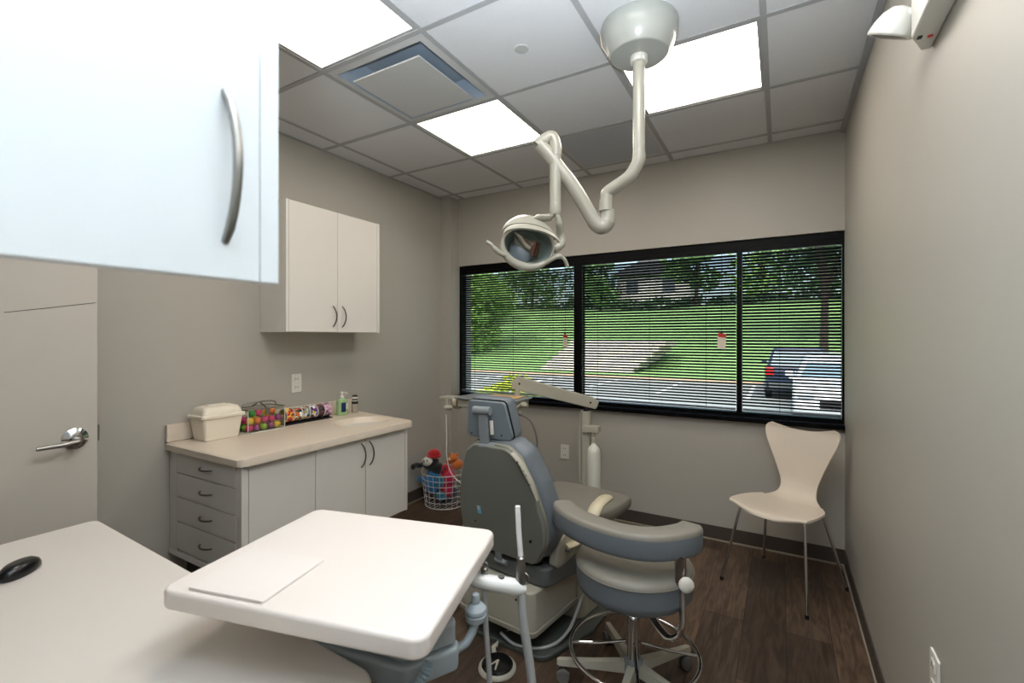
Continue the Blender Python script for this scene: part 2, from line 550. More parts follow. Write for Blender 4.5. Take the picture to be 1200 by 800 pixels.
# blinds
def blind(xa, xb, lab, rails):
    zt, zb = WT - .05, WB + .068
    t = thing('window_blind', lab, 'blind', ((xa + xb) / 2, YF - .012 + .018, zt), 0, 'black mini blinds')
    y = 0.0
    hw = (xb - xa) / 2
    o = obj('head_rail', MB().box(-hw, -.018, -.032, hw, .012, 0, .002), M_black, t)
    s = MB(); n = int((zt - zb - .045) / .0205)
    a = R(32)
    for k in range(n):
        z = -.05 - k * .0205
        c = [(-.0135, .0), (-.005, .0018), (.005, .0018), (.0135, 0)]
        q = [(p[0] * math.cos(a) + p[1] * math.sin(a), -p[0] * math.sin(a) + p[1] * math.cos(a)) for p in c]
        q2 = [(u, v - .0004) for u, v in reversed(q)]
        ring = q + q2
        s.rings([[(-hw + .001, u - .003, z + v) for u, v in ring], [(hw - .001, u - .003, z + v) for u, v in ring]])
    obj('slats', s, M_slat, t, fix=False)
    obj('bottom_rail', MB().box(-hw + .004, -.014, -(zt - zb), hw - .004, .01, -(zt - zb) + .014, .003), M_rail, t)
    for fx in rails:
        xx = -hw + 2 * hw * fx
        obj('ladder_cord', MB().tube([(xx, -.017, -.03), (xx, -.017, -(zt - zb) + .01)], .0013, 6), M_black, t)
    return t
M_rail = mat('rail_sheen_grey', (120, 126, 134), .3, metal=.5)  # grey paints sill light reflected on the black rail; house windows reuse it
blind(XS + .025, 1.063, 'black slatted blind over the left window pane', (.14, .5, .84))
blind(1.134, 2.239, 'black slatted blind over the middle window pane', (.12, .48, .83))
blind(2.274, XR - .013, 'black slatted blind over the right window pane', (.4,))
# pull cords with their warning tags
M_paper = mat('paper_tag', (226, 214, 198), .7)
M_tagred = mat('tag_red', (190, 50, 40), .6)
def cord(x, z, lab, tilt, s=1.0):
    t = thing('pull_cord', lab, 'blind cord', (x, YF - .025, z), tilt)
    obj('cord', MB().tube([(0, 0, 0), (.002, 0, .3), (0, 0, WT - .06 - z)], .0014, 6), M_black, t)
    p = MB(); p.slab(rpoly([(-.026 * s, -.105), (.024 * s, -.115), (.03 * s, -.01), (-.022 * s, 0)], .004), -.0006, .0006, 0, 2, 'y')
    tg = obj('paper_tag', p, M_paper, t)
    q = MB(); q.slab([(-.022 * s, -.03), (.028 * s, -.036), (.03 * s, -.012), (-.022 * s, -.002)], -.0012, -.0006, 0, 2, 'y')
    obj('red_header', q, M_tagred, tg, label='red header strip')
    obj('clip', MB().ball((0, 0, .002), (.009, .006, .010), 10, 6), M_rubber, t)
cord(2.150, 1.42, 'blind cord with a white paper tag hanging before the middle pane', R(8))
cord(1.000, 1.415, 'blind cord with a small folded tag beside the left mullion', R(62), .8)

# ------------------------------------------------------------------ outlets
def outlet(loc, rotz, lab, duplex=True):
    t = thing('wall_outlet', lab, 'outlet', loc, rotz)      # plate faces local -y
    obj('cover_plate', MB().slab(rpoly(rect(-.036, -.058, .036, .058), .006), -.006, -.0003, .002, 2, 'y'), M_outlet, t)
    for s in (-1, 1):
        q = obj('receptacle', MB().slab(rpoly(rect(-.017, s * .026 - .016, .017, s * .026 + .016), .008), -.0085, -.006, .001, 2, 'y'), M_outlet, t)
        k = MB()
        for dx in (-.007, .007): k.box(dx - .0015, -.0092, s * .026 - .004, dx + .0015, -.0085, s * .026 + .007)
        obj('slot', k, M_slot, q)
outlet((XL, -1.415, 1.095), R(90), 'white double outlet on the left wall above the counter')
outlet((.996, YW, .468), 0, 'white double outlet low on the wall under the window')
outlet((XR, -1.755, .535), R(-90), 'white double outlet low on the right wall near the camera')

# ------------------------------------------------------------------ lower cabinet, counter
t = thing('base_cabinet', 'grey-white base cabinet with four end drawers and two doors', 'cabinet', (XL, -2.125, 0))
CX0, CX1, CY0, CY1, CZ0, CZ1 = 0.002, .635, 0, 1.045, .30, .822
b_ = MB(); b_.box(CX0, CY0 + .018, CZ0, CX1 - .018, CY1, CZ1)
obj('body', b_, M_cab, t)
obj('plinth', MB().box(CX0, .08, 0, CX1 - .09, CY1 - .05, CZ0), M_base, t)
obj('corner_stile', MB().box(CX1 - .04, 0, CZ0, CX1, .03, CZ1, .001), M_cab, t)
obj('wall_stile', MB().box(CX0, 0, CZ0, CX0 + .075, .018, CZ1, .001), M_cab, t)
obj('end_panel', MB().box(CX1 - .018, CY1 - .02, CZ0, CX1, CY1, CZ1, .001), M_cab, t)
zs = [CZ0 + .03, .46, .588, .704, CZ1 - .004]
zs = [.335, .475, .596, .716, CZ1 - .004]
for k in range(4):
    d = obj('drawer', MB().box(CX0 + .08, -.002, zs[k] + .003, CX1 - .045, .016, zs[k + 1] - .003, .0015), M_cab, t)
    zc = (zs[k] + zs[k + 1]) / 2
    obj('handle', arc_handle((.30, -.003, zc + .003), (.40, -.003, zc + .003), (0, -1, -.1), .022, .0042), M_darksteel, d)
obj('bottom_rail', MB().box(CX0, -.004, CZ0, CX1 - .05, .018, .325, .001), M_white, t)  # light on the carcass bottom edge is put into this whiter colour
obj('filler_panel', MB().box(CX1 - .018, .033, CZ0 + .003, CX1, .372, CZ1 - .003, .0015), M_cab, t)
for (a, c, hy) in ((.376, .700, .672), (.704, 1.022, .732)):
    d = obj('door', MB().box(CX1 - .018, a, CZ0 + .003, CX1, c, CZ1 - .003, .0015), M_cab, t)
    obj('handle', arc_handle((CX1, hy, .655), (CX1, hy, .79), (1, .25, 0), .028, .0042), M_darksteel, d)

# countertop with moulded oval basin and splash
t = thing('countertop', 'beige speckled countertop with a shallow oval basin and backsplash', 'countertop', (XL, -2.125, .822))
cm = MB()
W_, L_ = .665, 1.075
bx, by, ra, rb = .385, .905, .15, .185           # basin centre, radii
outer = rpoly([(0.002, -.02), (W_, -.02), (W_, L_ - .0), (0.002, L_ + .10)], [.0, .045, .045, 0], 6)
N = 72
def ray_out(th):
    d = Vector((math.cos(th), math.sin(th))); best = 9
    for i in range(len(outer)):
        a = Vector(outer[i]); b2 = Vector(outer[(i + 1) % len(outer)]); e = b2 - a
        den = d.x * e.y - d.y * e.x
        if abs(den) < 1e-9: continue
        ap = a - Vector((bx, by))
        s_ = (ap.x * e.y - ap.y * e.x) / den; u_ = (ap.x * d.y - ap.y * d.x) / den
        if s_ > 0 and -1e-6 <= u_ <= 1 + 1e-6: best = min(best, s_)
    return (bx + d.x * best, by + d.y * best)
cor = [math.atan2(p[1] - by, p[0] - bx) for p in outer]
ths = sorted(set([round(2 * PI * k / N - PI, 6) for k in range(N)] + [round(c_, 6) for c_ in cor]))
O = [ray_out(a) for a in ths]
def oval(f_): return [(bx + ra * f_ * math.cos(a), by + rb * f_ * math.sin(a)) for a in ths]
rg = [[(p[0], p[1], 0) for p in O], [(p[0], p[1], .028) for p in O],
      [(p[0] + (bx - p[0]) * .012, p[1] + (by - p[1]) * .012, .037) for p in O],
      [(p[0], p[1], .0375) for p in oval(1.04)], [(p[0], p[1], .034) for p in oval(1.0)], [(p[0], p[1], .012) for p in oval(.9)],
      [(p[0], p[1], -.05) for p in oval(.72)], [(p[0], p[1], -.085) for p in oval(.4)], [(p[0], p[1], -.09) for p in oval(.08)]]
cm.rings(rg, caps=(False, True))
obj('slab', cm, M_counter, t, sharp=50)
obj('backsplash', MB().box(0.002, -.02, .0385, .022, L_ + .085, .125, .004), M_counter, t)
obj('drain', MB().lathe([(.02, -.0895), (.02, -.086), (.012, -.087)], 20, (bx, by, 0)), M_chrome, t)

# upper wall cabinet
t = thing('wall_cabinet', 'cream two-door wall cabinet above the sink counter', 'cabinet', (XL, -1.653, 1.418))
W2, L2, H2 = .248, .711, .759
obj('body', MB().box(0.002, 0, 0, W2 - .019, L2, H2), M_cab, t)
obj('stile', MB().box(W2 - .019, 0, 0, W2, .018, H2, .001), M_cab, t)
obj('stile', MB().box(W2 - .019, L2 - .022, 0, W2, L2, H2, .001), M_cab, t)
for (a, c, hy) in ((.020, .355, .321), (.358, L2 - .024, .393)):
    d = obj('door', MB().box(W2 - .018, a, .002, W2, c, H2 - .002, .0012), M_cab, t)
    obj('handle', arc_handle((W2, hy, .035), (W2, hy, .165), (1, .3, 0), .026, .0042), M_darksteel, d)

# ------------------------------------------------------------------ things on the counter
CT = .8600
t = thing('storage_bin', 'cream plastic lidded bin at the left end of the counter', 'storage box', (-.070, -1.955, CT), R(0))
def taper(mb, hx0, hy0, hx1, hy1, z0, z1, r, e=.004):
    A = rpoly(rect(-hx0, -hy0, hx0, hy0), r); B = rpoly(rect(-hx1, -hy1, hx1, hy1), r)
    C_ = rpoly(rect(-hx0 + e, -hy0 + e, hx0 - e, hy0 - e), r)
    mb.rings([[(p[0], p[1], z0) for p in C_], [(p[0], p[1], z0 + e) for p in A], [(p[0], p[1], z1) for p in B]])
f = MB(); taper(f, .060, .086, .072, .100, 0, .115, .014)
obj('bin_body', f, M_binw, t)
f = MB()
f.slab(rpoly(rect(-.080, -.110, .080, .110), .016), .112, .130, .004)
lid = []
for (hx, hy, z) in ((.072, .100, .130), (.068, .096, .150), (.056, .086, .166), (.036, .070, .172)):
    lid.append([(p[0], p[1], z) for p in rpoly(rect(-hx, -hy, hx, hy), .02)])
f.rings(lid)
obj('lid', f, M_binw, t)
obj('lid_handle', MB().box(-.02, -.05, .171, .02, .05, .177, .003), M_binw, t)

# acrylic treat box with metal lid frame
BX, BY = -.083, -1.715
t = thing('clear_box', 'clear acrylic box with a metal lid clasp full of coloured balls', 'box', (BX, BY, CT), R(0))
hx, hy, hz, th = .072, .108, .125, .003
for nm, a in (('wall_panel', (-hx, -hy, 0, -hx + th, hy, hz)), ('wall_panel', (hx - th, -hy, 0, hx, hy, hz)), ('wall_panel', (-hx + th, -hy, 0, hx - th, -hy + th, hz)), ('wall_panel', (-hx + th, hy - th, 0, hx - th, hy, hz))):
    obj(nm, MB().box(*a), M_acryl, t)
obj('bottom_panel', MB().box(-hx + th, -hy + th, 0.0, hx - th, hy - th, th), M_acryl, t)
M_edgew = mat('acrylic_edge', (214, 214, 204), .3)
f = MB()
for sx in (-1, 1):
    for sy in (-1, 1):
        f.box(sx * hx - .002, sy * hy - .002, 0, sx * hx + .002, sy * hy + .002, hz, .001)
for sx in (-1, 1): f.box(sx * hx - .002, -hy, 0, sx * hx + .002, hy, .004)
for sy in (-1, 1): f.box(-hx, sy * hy - .002, 0, hx, sy * hy + .002, .004)
obj('edge_strip', f, M_edgew, t)
f = MB()
for sx in (-1, 1): f.tube([(sx * hx, -hy, hz + .003), (sx * hx, hy, hz + .003)], .004, 8)
for sy in (-1, 1): f.tube([(-hx, sy * hy, hz + .003), (hx, sy * hy, hz + .003)], .004, 8)
obj('lid_frame', f, M_steel, t)
f = MB(); f.tube(spline([(0, -hy + .01, hz + .005), (0, -hy + .02, hz + .028), (0, 0, hz + .034), (0, hy - .02, hz + .028), (0, hy - .01, hz + .005)], 5), .0045, 8)
f.tube([(-hx, 0, hz + .004), (0, 0, hz + .034), (hx, 0, hz + .004)], .004, 8)
obj('lid_handle', f, M_steel, t)
f = MB(); f.box(hx + .001, -.012, hz - .03, hx + .008, .012, hz + .004, .002); f.tube([(hx + .009, -.008, hz - .022), (hx + .012, 0, hz - .03), (hx + .009, .008, hz - .022)], .002, 6)
obj('clasp', f, M_steel, t)
random.seed(4)
cols = [('green', (40, 140, 50)), ('pink', (210, 40, 110)), ('yellow', (235, 190, 40)), ('orange', (225, 120, 50)), ('purple', (140, 40, 110)), ('lime', (150, 190, 50))]
bm_ball = {}
for nme, c in cols:
    mb = MB().ball((0, 0, 0), .0195, 16, 10)
    me = mesh_of('ball_' + nme, mb); me.materials.append(mat('ball_' + nme, c, .35)); bm_ball[nme] = me
rr = .0195
ball_at = {0: 'on the box floor', 1: 'in the middle layer', 2: 'on top of the pile'}
side_at = {0: 'behind by the wall', 1: 'in the centre row', 2: 'against the front pane'}
along = ['nearest the cream bin', 'second from the cream bin', 'at mid length', 'second from the sticker rolls', 'nearest the sticker rolls']
for lz in range(2):
    z = CT + th + rr + lz * .0345
    nx, ny = (3, 5)
    for a in range(nx):
        for c in range(ny):
            x = BX + (a - (nx - 1) / 2) * .0398 + (.002 if lz else 0); y = BY + (c - (ny - 1) / 2) * .0412 + (.003 if lz else 0)
            nme = random.choices([q[0] for q in cols], (5, 4, 4, 2, 1.5, 2))[0]
            o = bpy.data.objects.new('bouncy_ball', bm_ball[nme]); COL.objects.link(o)
            o.location = (x + random.uniform(-.0004, .0004), y, z + random.uniform(0, .0008) + (.0055 if lz else 0))
            tag(o, '%s boxed ball, %s, %s, %s' % (nme, 'lower layer' if lz == 0 else 'upper layer', side_at[a], along[c]), 'ball', 'coloured balls in the clear box')
for c, nme in enumerate(('green', 'pink', 'yellow', 'orange')):
    o = bpy.data.objects.new('bouncy_ball', bm_ball[nme]); COL.objects.link(o)
    o.location = (BX + (.022 if c % 2 else .03), BY - .062 + c * .0412, CT + th + rr + .078)
    tag(o, '%s ball on top of the pile in the clear box' % nme, 'ball', 'coloured balls in the clear box')

# sticker rolls on a rail
RX, RY, RZ = -.085, -1.575, CT
t = thing('roll_dispenser', 'long clear sticker dispenser tray with a black base rail', 'dispenser', (RX, RY, RZ))
f = MB(); f.box(-.035, 0, 0, .035, .335, .006, .002); f.box(-.004, 0, .006, .004, .335, .02)
obj('base_rail', f, M_rubber, t)
for y in (0.0, .333): obj('end_plate', MB().box(-.036, y - .0015, .004, .036, y + .0015, .10, .001), M_acryl, t)
obj('spindle', MB().tube([(0, -.002, .056), (0, .337, .056)], .006, 8), M_edgew, t)
def sticker_mat(name, cs, seed):
    m = bpy.data.materials.new(name); m.use_nodes = True; nt = m.node_tree; b = nt.nodes['Principled BSDF']
    tc = nt.nodes.new('ShaderNodeTexCoord'); mp = nt.nodes.new('ShaderNodeMapping'); mp.inputs['Location'].default_value = (seed, seed * 2, 0)
    nt.links.new(tc.outputs['Object'], mp.inputs[0])
    v = nt.nodes.new('ShaderNodeTexVoronoi'); v.inputs['Scale'].default_value = 62
    nt.links.new(mp.outputs[0], v.inputs['Vector'])
    sp = nt.nodes.new('ShaderNodeSeparateColor'); nt.links.new(v.outputs['Color'], sp.inputs[0])
    rp = nt.nodes.new('ShaderNodeValToRGB'); rp.color_ramp.interpolation = 'CONSTANT'
    el = rp.color_ramp.elements
    el[0].color = (*lin(cs[0]), 1); el[1].position = 1 / len(cs); el[1].color = (*lin(cs[1]), 1)
    for k in range(2, len(cs)):
        e = el.new(k / len(cs)); e.color = (*lin(cs[k]), 1)
    nt.links.new(sp.outputs[0], rp.inputs[0]); nt.links.new(rp.outputs[0], b.inputs['Base Color']); b.inputs['Roughness'].default_value = .35
    return m
rolls = [('red and orange', [(200, 50, 40), (225, 140, 50), (120, 40, 50), (240, 200, 90)]),
         ('black, green and orange', [(30, 30, 34), (40, 110, 70), (226, 120, 60), (200, 50, 90), (240, 240, 235)]),
         ('grey-blue, black and tan', [(120, 150, 160), (30, 34, 38), (190, 160, 110), (210, 215, 215)]),
         ('blue, purple and yellow', [(50, 80, 150), (120, 60, 140), (226, 200, 60), (30, 34, 50), (230, 230, 240)]),
         ('dark maroon and black', [(80, 30, 40), (30, 22, 28), (110, 70, 80), (60, 60, 66)]),
         ('lilac and pink', [(170, 110, 150), (200, 150, 180), (130, 70, 110), (220, 190, 205)])]
for k, (nme, cs) in enumerate(rolls):
    t = thing('sticker_roll', '%s roll of stickers, %s on the counter rail' % (nme, ['first', 'second', 'third', 'fourth', 'fifth', 'last'][k] + ' from the clear box'), 'sticker roll', (RX, RY + .006 + k * .054, RZ + .056), 0, 'sticker rolls on the rail')
    prof = [(.008, 0.001), (.040, .001), (.041, .003), (.041, .047), (.040, .049), (.008, .049)]
    obj('sticker_band', MB().lathe(prof, 30, (0, 0, 0), (0, 1, 0), caps=(False, False)), sticker_mat('stickers_%d' % k, cs, k * 1.3), t)
    for yy in (.0005, .0495): obj('rim', MB().lathe([(.036, yy - .0005), (.0425, yy - .0005), (.0425, yy + .001), (.036, yy + .001)], 28, (0, 0, 0), (0, 1, 0), caps=(False, False)), M_outlet, t)

# soap bottle
t = thing('soap_bottle', 'green pump bottle of hand soap with a dark blue label', 'bottle', (-.085, -1.135, CT))
M_soap = mat('soap_green', (158, 190, 138), .25)
rg = []
for (hx, hy, z) in ((.022, .034, 0), (.024, .037, .004), (.024, .037, .09), (.022, .033, .102), (.013, .015, .112), (.011, .011, .116)):
    rg.append([(p[0], p[1], z) for p in rpoly(rect(-hx, -hy, hx, hy), min(hx, hy) * .7, 6)])
f = MB(); f.rings(rg); obj('bottle_body', f, M_soap, t)
M_lab = mat('label_navy', (30, 44, 96), .4); M_lab2 = mat('label_pale', (200, 226, 200), .4)
obj('front_label', MB().box(.0242, -.026, .022, .0250, .012, .085, .0003), M_lab, t)
obj('side_label', MB().box(.0242, .0125, .04, .0248, .03, .080, .0003), M_lab2, t)
f = MB(); f.lathe([(.013, .114), (.013, .128), (.005, .130), (.005, .146), (.012, .148), (.012, .156), (.004, .158)], 18)
f.tube([(0, 0, .152), (.02, .012, .152), (.032, .018, .146)], .004, 8)
obj('pump', f, M_outlet, t)
# little sanitizer bottle / tap
t = thing('sanitizer_bottle', 'small clear bottle with a black and white cap beside the soap', 'bottle', (-.085, -1.025, CT))
f = MB(); f.lathe([(.020, 0), (.021, .003), (.021, .078), (.017, .084)], 22); obj('bottle_body', f, mat('bottle_grey_clear', (170, 160, 144), .2), t)
f = MB(); f.lathe([(.0215, .062), (.0215, .08)], 22, caps=(False, False)); obj('neck_band', f, M_rubber, t)
f = MB(); f.lathe([(.018, .084), (.018, .112), (.014, .118)], 20); obj('cap', f, M_outlet, t)
f = MB(); f.lathe([(.019, .112), (.017, .122), (.010, .124)], 20); obj('cap_top', f, M_rubber, t)
f = MB(); f.lathe([(.0185, .088), (.0185, .098)], 20, caps=(False, False)); obj('cap_band', f, M_rubber, t)

# ------------------------------------------------------------------ toy basket and soft toys
KX, KY = .062, -.20
t = thing('wire_basket', 'white wire basket of soft toys in the corner', 'basket', (KX, KY, 0))
M_wire = mat('white_wire', (226, 226, 226), .35)
f = MB(); NB = 22; r0, r1, hb_ = .165, .195, .27
rad = lambda z: r0 + (r1 - r0) * z / hb_
for z in [k * hb_ / 6 for k in range(7)]:
    f.tube([(rad(z) * math.cos(a), rad(z) * math.sin(a), z + .004) for a in [2 * PI * k / 40 for k in range(40)]], .0022 if 0 < z < hb_ - .01 else .0035, 6, closed=True)
for k in range(NB):
    a = 2 * PI * k / NB
    f.tube([(r0 * math.cos(a), r0 * math.sin(a), .004), (r1 * math.cos(a), r1 * math.sin(a), hb_)], .0018, 5)
for k in range(-3, 4):
    x = k * .035; y = math.sqrt(max(0, r0 ** 2 - x ** 2)); f.tube([(x, -y, .004), (x, y, .004)], .0016, 5)
obj('wire_frame', f, M_wire, t)
def plush(name): return mat('plush_' + name[0], name[1], .95, noise=.25, nscale=60, bump=.6, bscale=180, sheen=.5)
PB = plush(('black', (22, 22, 26))); PW = plush(('white', (225, 222, 210))); PR = plush(('red', (185, 20, 28))); PBL = plush(('blue', (45, 125, 185)))
PM = plush(('magenta', (190, 25, 75))); PO = plush(('orange', (215, 120, 50))); PN = plush(('navy', (25, 35, 90))); PG = plush(('green', (30, 110, 70)))
def body(parts):
    f = MB()
    for c, r in parts: f.ball(c, r, 16, 10)
    return f
# black and white plush with a red cap, lying on the pile towards the wall
t = thing('plush_toy', 'black and white soft toy with a red cap atop the basket', 'soft toy', (KX - .075, KY - .10, .30))
obj('body', body([((0, 0, .05), (.075, .07, .062)), ((.05, .03, .0), (.06, .06, .05))]), PB, t)
obj('arm', body([((-.085, -.055, .03), (.05, .02, .022)), ((-.12, -.075, .018), (.022, .02, .026))]), PB, t)
fa = obj('face', body([((.005, -.036, .068), (.050, .045, .040))]), PW, t, label='white face')
obj('eye', body([((.0, -.08, .082), (.006, .005, .008))]), PB, fa); obj('eye', body([((.028, -.073, .086), (.006, .005, .008))]), PB, fa)
obj('nose', body([((-.02, -.078, .065), (.011, .01, .006))]), PB, fa)
cp = obj('cap', body([((.03, .01, .125), (.058, .055, .042))]), PR, t); obj('cap_band', MB().tube([(.03 + .055 * math.cos(a), .01 + .052 * math.sin(a), .112) for a in [2 * PI * k / 20 for k in range(20)]], .010, 8, closed=True), PR, cp)
t = thing('plush_toy', 'blue soft toy on the left side of the basket', 'soft toy', (KX - .06, KY - .075, .14))
obj('body', body([((0, 0, .04), (.075, .07, .10)), ((.01, .0, .12), (.065, .06, .05))]), PBL, t)
obj('arm', body([((-.115, -.02, .055), (.045, .03, .025)), ((-.07, -.0, .06), (.03, .03, .03))]), PBL, t)
t = thing('plush_toy', 'red soft toy with navy spots in the middle of the basket', 'soft toy', (KX + .045, KY - .02, .20))
obj('body', body([((0, -.02, .06), (.055, .06, .085)), ((0, -.05, -.04), (.035, .05, .07))]), PR, t)
obj('spot', body([((.02, -.066, .115), (.016, .010, .010)), ((.0, -.078, .09), (.012, .008, .010))]), PN, t)
t = thing('plush_toy', 'pink-red soft toy on the right side of the basket', 'soft toy', (KX + .100, KY - .05, .17))
obj('body', body([((-.01, .0, .06), (.045, .06, .07)), ((-.01, -.02, -.03), (.035, .045, .06))]), PM, t)
t = thing('plush_toy', 'teal-blue soft toy arm and body against the front wires', 'soft toy', (KX + .02, KY - .115, .15))
obj('body', body([((.015, .0, .06), (.035, .035, .06)), ((.03, 0, -.05), (.04, .035, .04))]), plush(('teal', (40, 120, 150))), t)
t = thing('plush_toy', 'small orange teddy bear atop the pile at the right', 'soft toy', (KX + .10, KY + .03, .30))
obj('body', body([((0, 0, .03), (.055, .05, .045))]), PO, t)
hd = obj('head', body([((-.02, -.02, .085), (.042, .038, .034)), ((-.055, -.02, .11), (.014, .01, .014)), ((.012, -.01, .115), (.014, .01, .014))]), PO, t)
obj('muzzle', body([((-.035, -.055, .078), (.018, .014, .013))]), plush(('cream', (230, 190, 150))), hd)
obj('arm', body([((-.06, -.03, .05), (.03, .016, .018))]), PO, t)
t = thing('plush_toy', 'dark green and navy soft toy at the bottom of the basket', 'soft toy', (KX, KY, .012))
obj('body', body([((0, 0, .07), (.10, .10, .075))]), PN, t); obj('arm', body([((-.03, -.08, .09), (.05, .03, .03))]), PG, t)

# ------------------------------------------------------------------ open door (leaf parallel to the left wall)
t = thing('door_1', None, None, (.165, -3.72, 0)); t['kind'] = 'structure'
DL = 1.181
obj('door_leaf', MB().box(0, 0, .012, .044, DL, 2.07, .002), M_door, t)
f = MB(); f.lathe([(.038, .0), (.040, .002), (.039, .006), (.024, .013), (.012, .016)], 30, (.044, DL - .067, 1.008), (1, 0, 0)); hd = obj('rosette', f, M_chrome, t)
f = MB(); f.tube([(.056, DL - .067, 1.006), (.094, DL - .067, 1.004), (.100, DL - .075, 1.002), (.102, DL - .12, .999), (.100, DL - .185, .998)], [.011, .011, .012, .0085, .0075], 12)
obj('lever', f, M_steel, hd)
obj('latch', MB().box(.014, DL, .985, .030, DL + .012, 1.045, .002), M_steel, t)
mb = MB()
mb.tube([(.0446, 0.9310, 1.4710), (.0446, 1.0490, 1.4940), (.0446, 1.1750, 1.5200)], .0012, 6)
obj('scratch', mb, M_edge, t, label='thin dark scratch across the door')

# ------------------------------------------------------------------ near wall cabinet, its door swung open
t = thing('wall_cabinet', 'large blurred white cabinet door standing open in the upper left corner', 'cabinet', (2.03, -2.987, 1.443))
cbx = MB(); cbx.box(-.46, -.757, 0, .0, -.739, .80); cbx.box(-.46, -.739, 0, -.44, -.425, .80); cbx.box(-.02, -.739, 0, 0, -.425, .80)
cbx.box(-.44, -.739, 0, -.02, -.425, .019); cbx.box(-.44, -.739, .781, -.02, -.425, .80); cbx.box(-.44, -.739, .39, -.02, -.43, .409)
obj('body', cbx, M_nearcab, t)
d = obj('door', MB().box(-.019, -.422, 0, 0, -.0212, .80, .0015), M_nearcab, t)
obj('edge_band', MB().box(-.019, -.0205, 0, 0, 0, .80, .0015), M_nearcab, d)
obj('handle', arc_handle((0, -.056, .036), (0, -.056, .181), (1, .0, 0), .022, .0045), M_steel, d)

# ------------------------------------------------------------------ desk
t = thing('desk', 'cream laminate desk top in the left foreground', 'desk', (0, 0, 0))
poly = rpoly([(.435, -3.70), (1.885, -3.70), (1.872, -2.672), (.455, -2.622)], [.01, .01, .07, .03], 8)
obj('desk_top', MB().slab(poly, .728, .76, .006), M_desk, t)
obj('end_panel', MB().box(.50, -3.66, 0, .53, -2.74, .728, .002), M_desk, t)
obj('end_panel', MB().box(1.72, -3.66, 0, 1.75, -2.86, .728, .002), M_desk, t)
obj('modesty_panel', MB().box(.53, -3.0, .25, 1.72, -2.98, .728, .002), M_desk, t)
# mouse
t = thing('computer_mouse', 'black computer mouse on the cream desk at the left edge', 'mouse', (.752, -2.880, .76), R(39))
rg = []
for (s_, z) in ((.86, 0.0), (1.0, .006), (1.0, .014), (.9, .024), (.68, .032), (.35, .0355)):
    rg.append([(s_ * .031 * math.cos(a), s_ * .055 * math.sin(a) - (1 - s_) * .008, z) for a in [2 * PI * k / 28 for k in range(28)]])
f = MB(); f.rings(rg); obj('mouse_body', f, mat('mouse_black', (14, 15, 20), .25), t)
obj('scroll_wheel', MB().lathe([(.006, -.003), (.007, 0), (.006, .003)], 14, (0, .032, .026), (1, 0, 0)), M_rubber, t)

# ------------------------------------------------------------------ assistant's cart with the white top
ang = math.atan2(.134, .5355)
A0 = Vector((1.353, -2.424)); B0 = Vector((1.872, -2.295)); C0 = Vector((2.004, -2.722)); D0 = Vector((1.452, -2.86))
cc = (A0 + B0 + C0 + D0) / 4
t = thing('dental_cart', 'dental cart with a large white rectangular work surface in the foreground', 'dental cart', (cc.x, cc.y, 0), ang)
inv = Matrix.Rotation(-ang, 3, 'Z')
def loc2(p):
    q = inv @ Vector((p[0] - cc.x, p[1] - cc.y, 0)); return (q.x, q.y)
def loc3(p):
    q = inv @ Vector((p[0] - cc.x, p[1] - cc.y, 0)); return (q.x, q.y, p[2])
poly = rpoly([loc2(D0), loc2(C0), loc2(B0), loc2(A0)], .028, 7)
obj('work_surface', MB().slab(poly, .862, .9, .008, 4), M_tray, t)
wp = rpoly([loc2((1.508, -2.831)), loc2((1.68, -2.788)), loc2((1.639, -2.624)), loc2((1.45, -2.672))], .004, 3)
# control body under the surface
f = MB(); f.slab(rpoly([loc2((1.66, -2.66)), loc2((1.87, -2.63)), loc2((1.925, -2.535)), loc2((1.91, -2.515)), loc2((1.70, -2.56))], .012, 4), .762, .808, .008)
obj('control_box', f, M_box, t)
f = MB(); f.slab(rpoly([loc2((1.63, -2.68)), loc2((1.88, -2.635)), loc2((1.932, -2.535)), loc2((1.915, -2.51)), loc2((1.68, -2.56))], .012, 4), .712, .759, .008)
obj('lower_housing', f, M_box, t)
q = loc2((1.66, -2.56))
f = MB(); f.tube([(q[0], q[1], .03), (q[0], q[1], .862)], .028, 16); obj('column', f, M_box, t)
f = MB(); f.slab(rpoly(rect(q[0] - .18, q[1] - .16, q[0] + .14, q[1] + .14), .05), .03, .07, .01); obj('base', f, M_box, t)
for sx in (-.15, .11):
    for sy in (-.13, .11):
        obj('caster', MB().lathe([(.026, -.01), (.03, -.005), (.03, .005), (.026, .01)], 18, (q[0] + sx, q[1] + sy, .03), (1, 0, 0)), M_rubber, t)
obj('mount_arm', MB().box(q[0], q[1] - .03, .72, q[0] + .12, q[1] + .03, .76, .006), M_box, t)
# instrument holder
HL, HR = Vector((1.86, -2.398, .818)), Vector((1.974, -2.324, .790))
f = MB(); ax = (HR - HL); pts = [HL.lerp(HR, k / 10) for k in range(11)]
pts = [loc3(p) for p in pts]
f.tube(pts, [.013, .016, .0165, .017, .0175, .018, .0185, .019, .019, .016, .008], 18)
obj('instrument_holder', f, mat('holder_white', (236, 236, 234), .3), t)
f = MB(); f.lathe([(.008, -.003), (.008, .003)], 16, loc3((1.925, -2.356, .8195))); obj('holder_slot', f, M_mech, t)
f = MB(); f.tube([loc3((1.84, -2.402, .812)), loc3((1.78, -2.44, .812)), loc3((1.77, -2.45, .772))], .014, 10); obj('holder_arm', f, M_box, t)
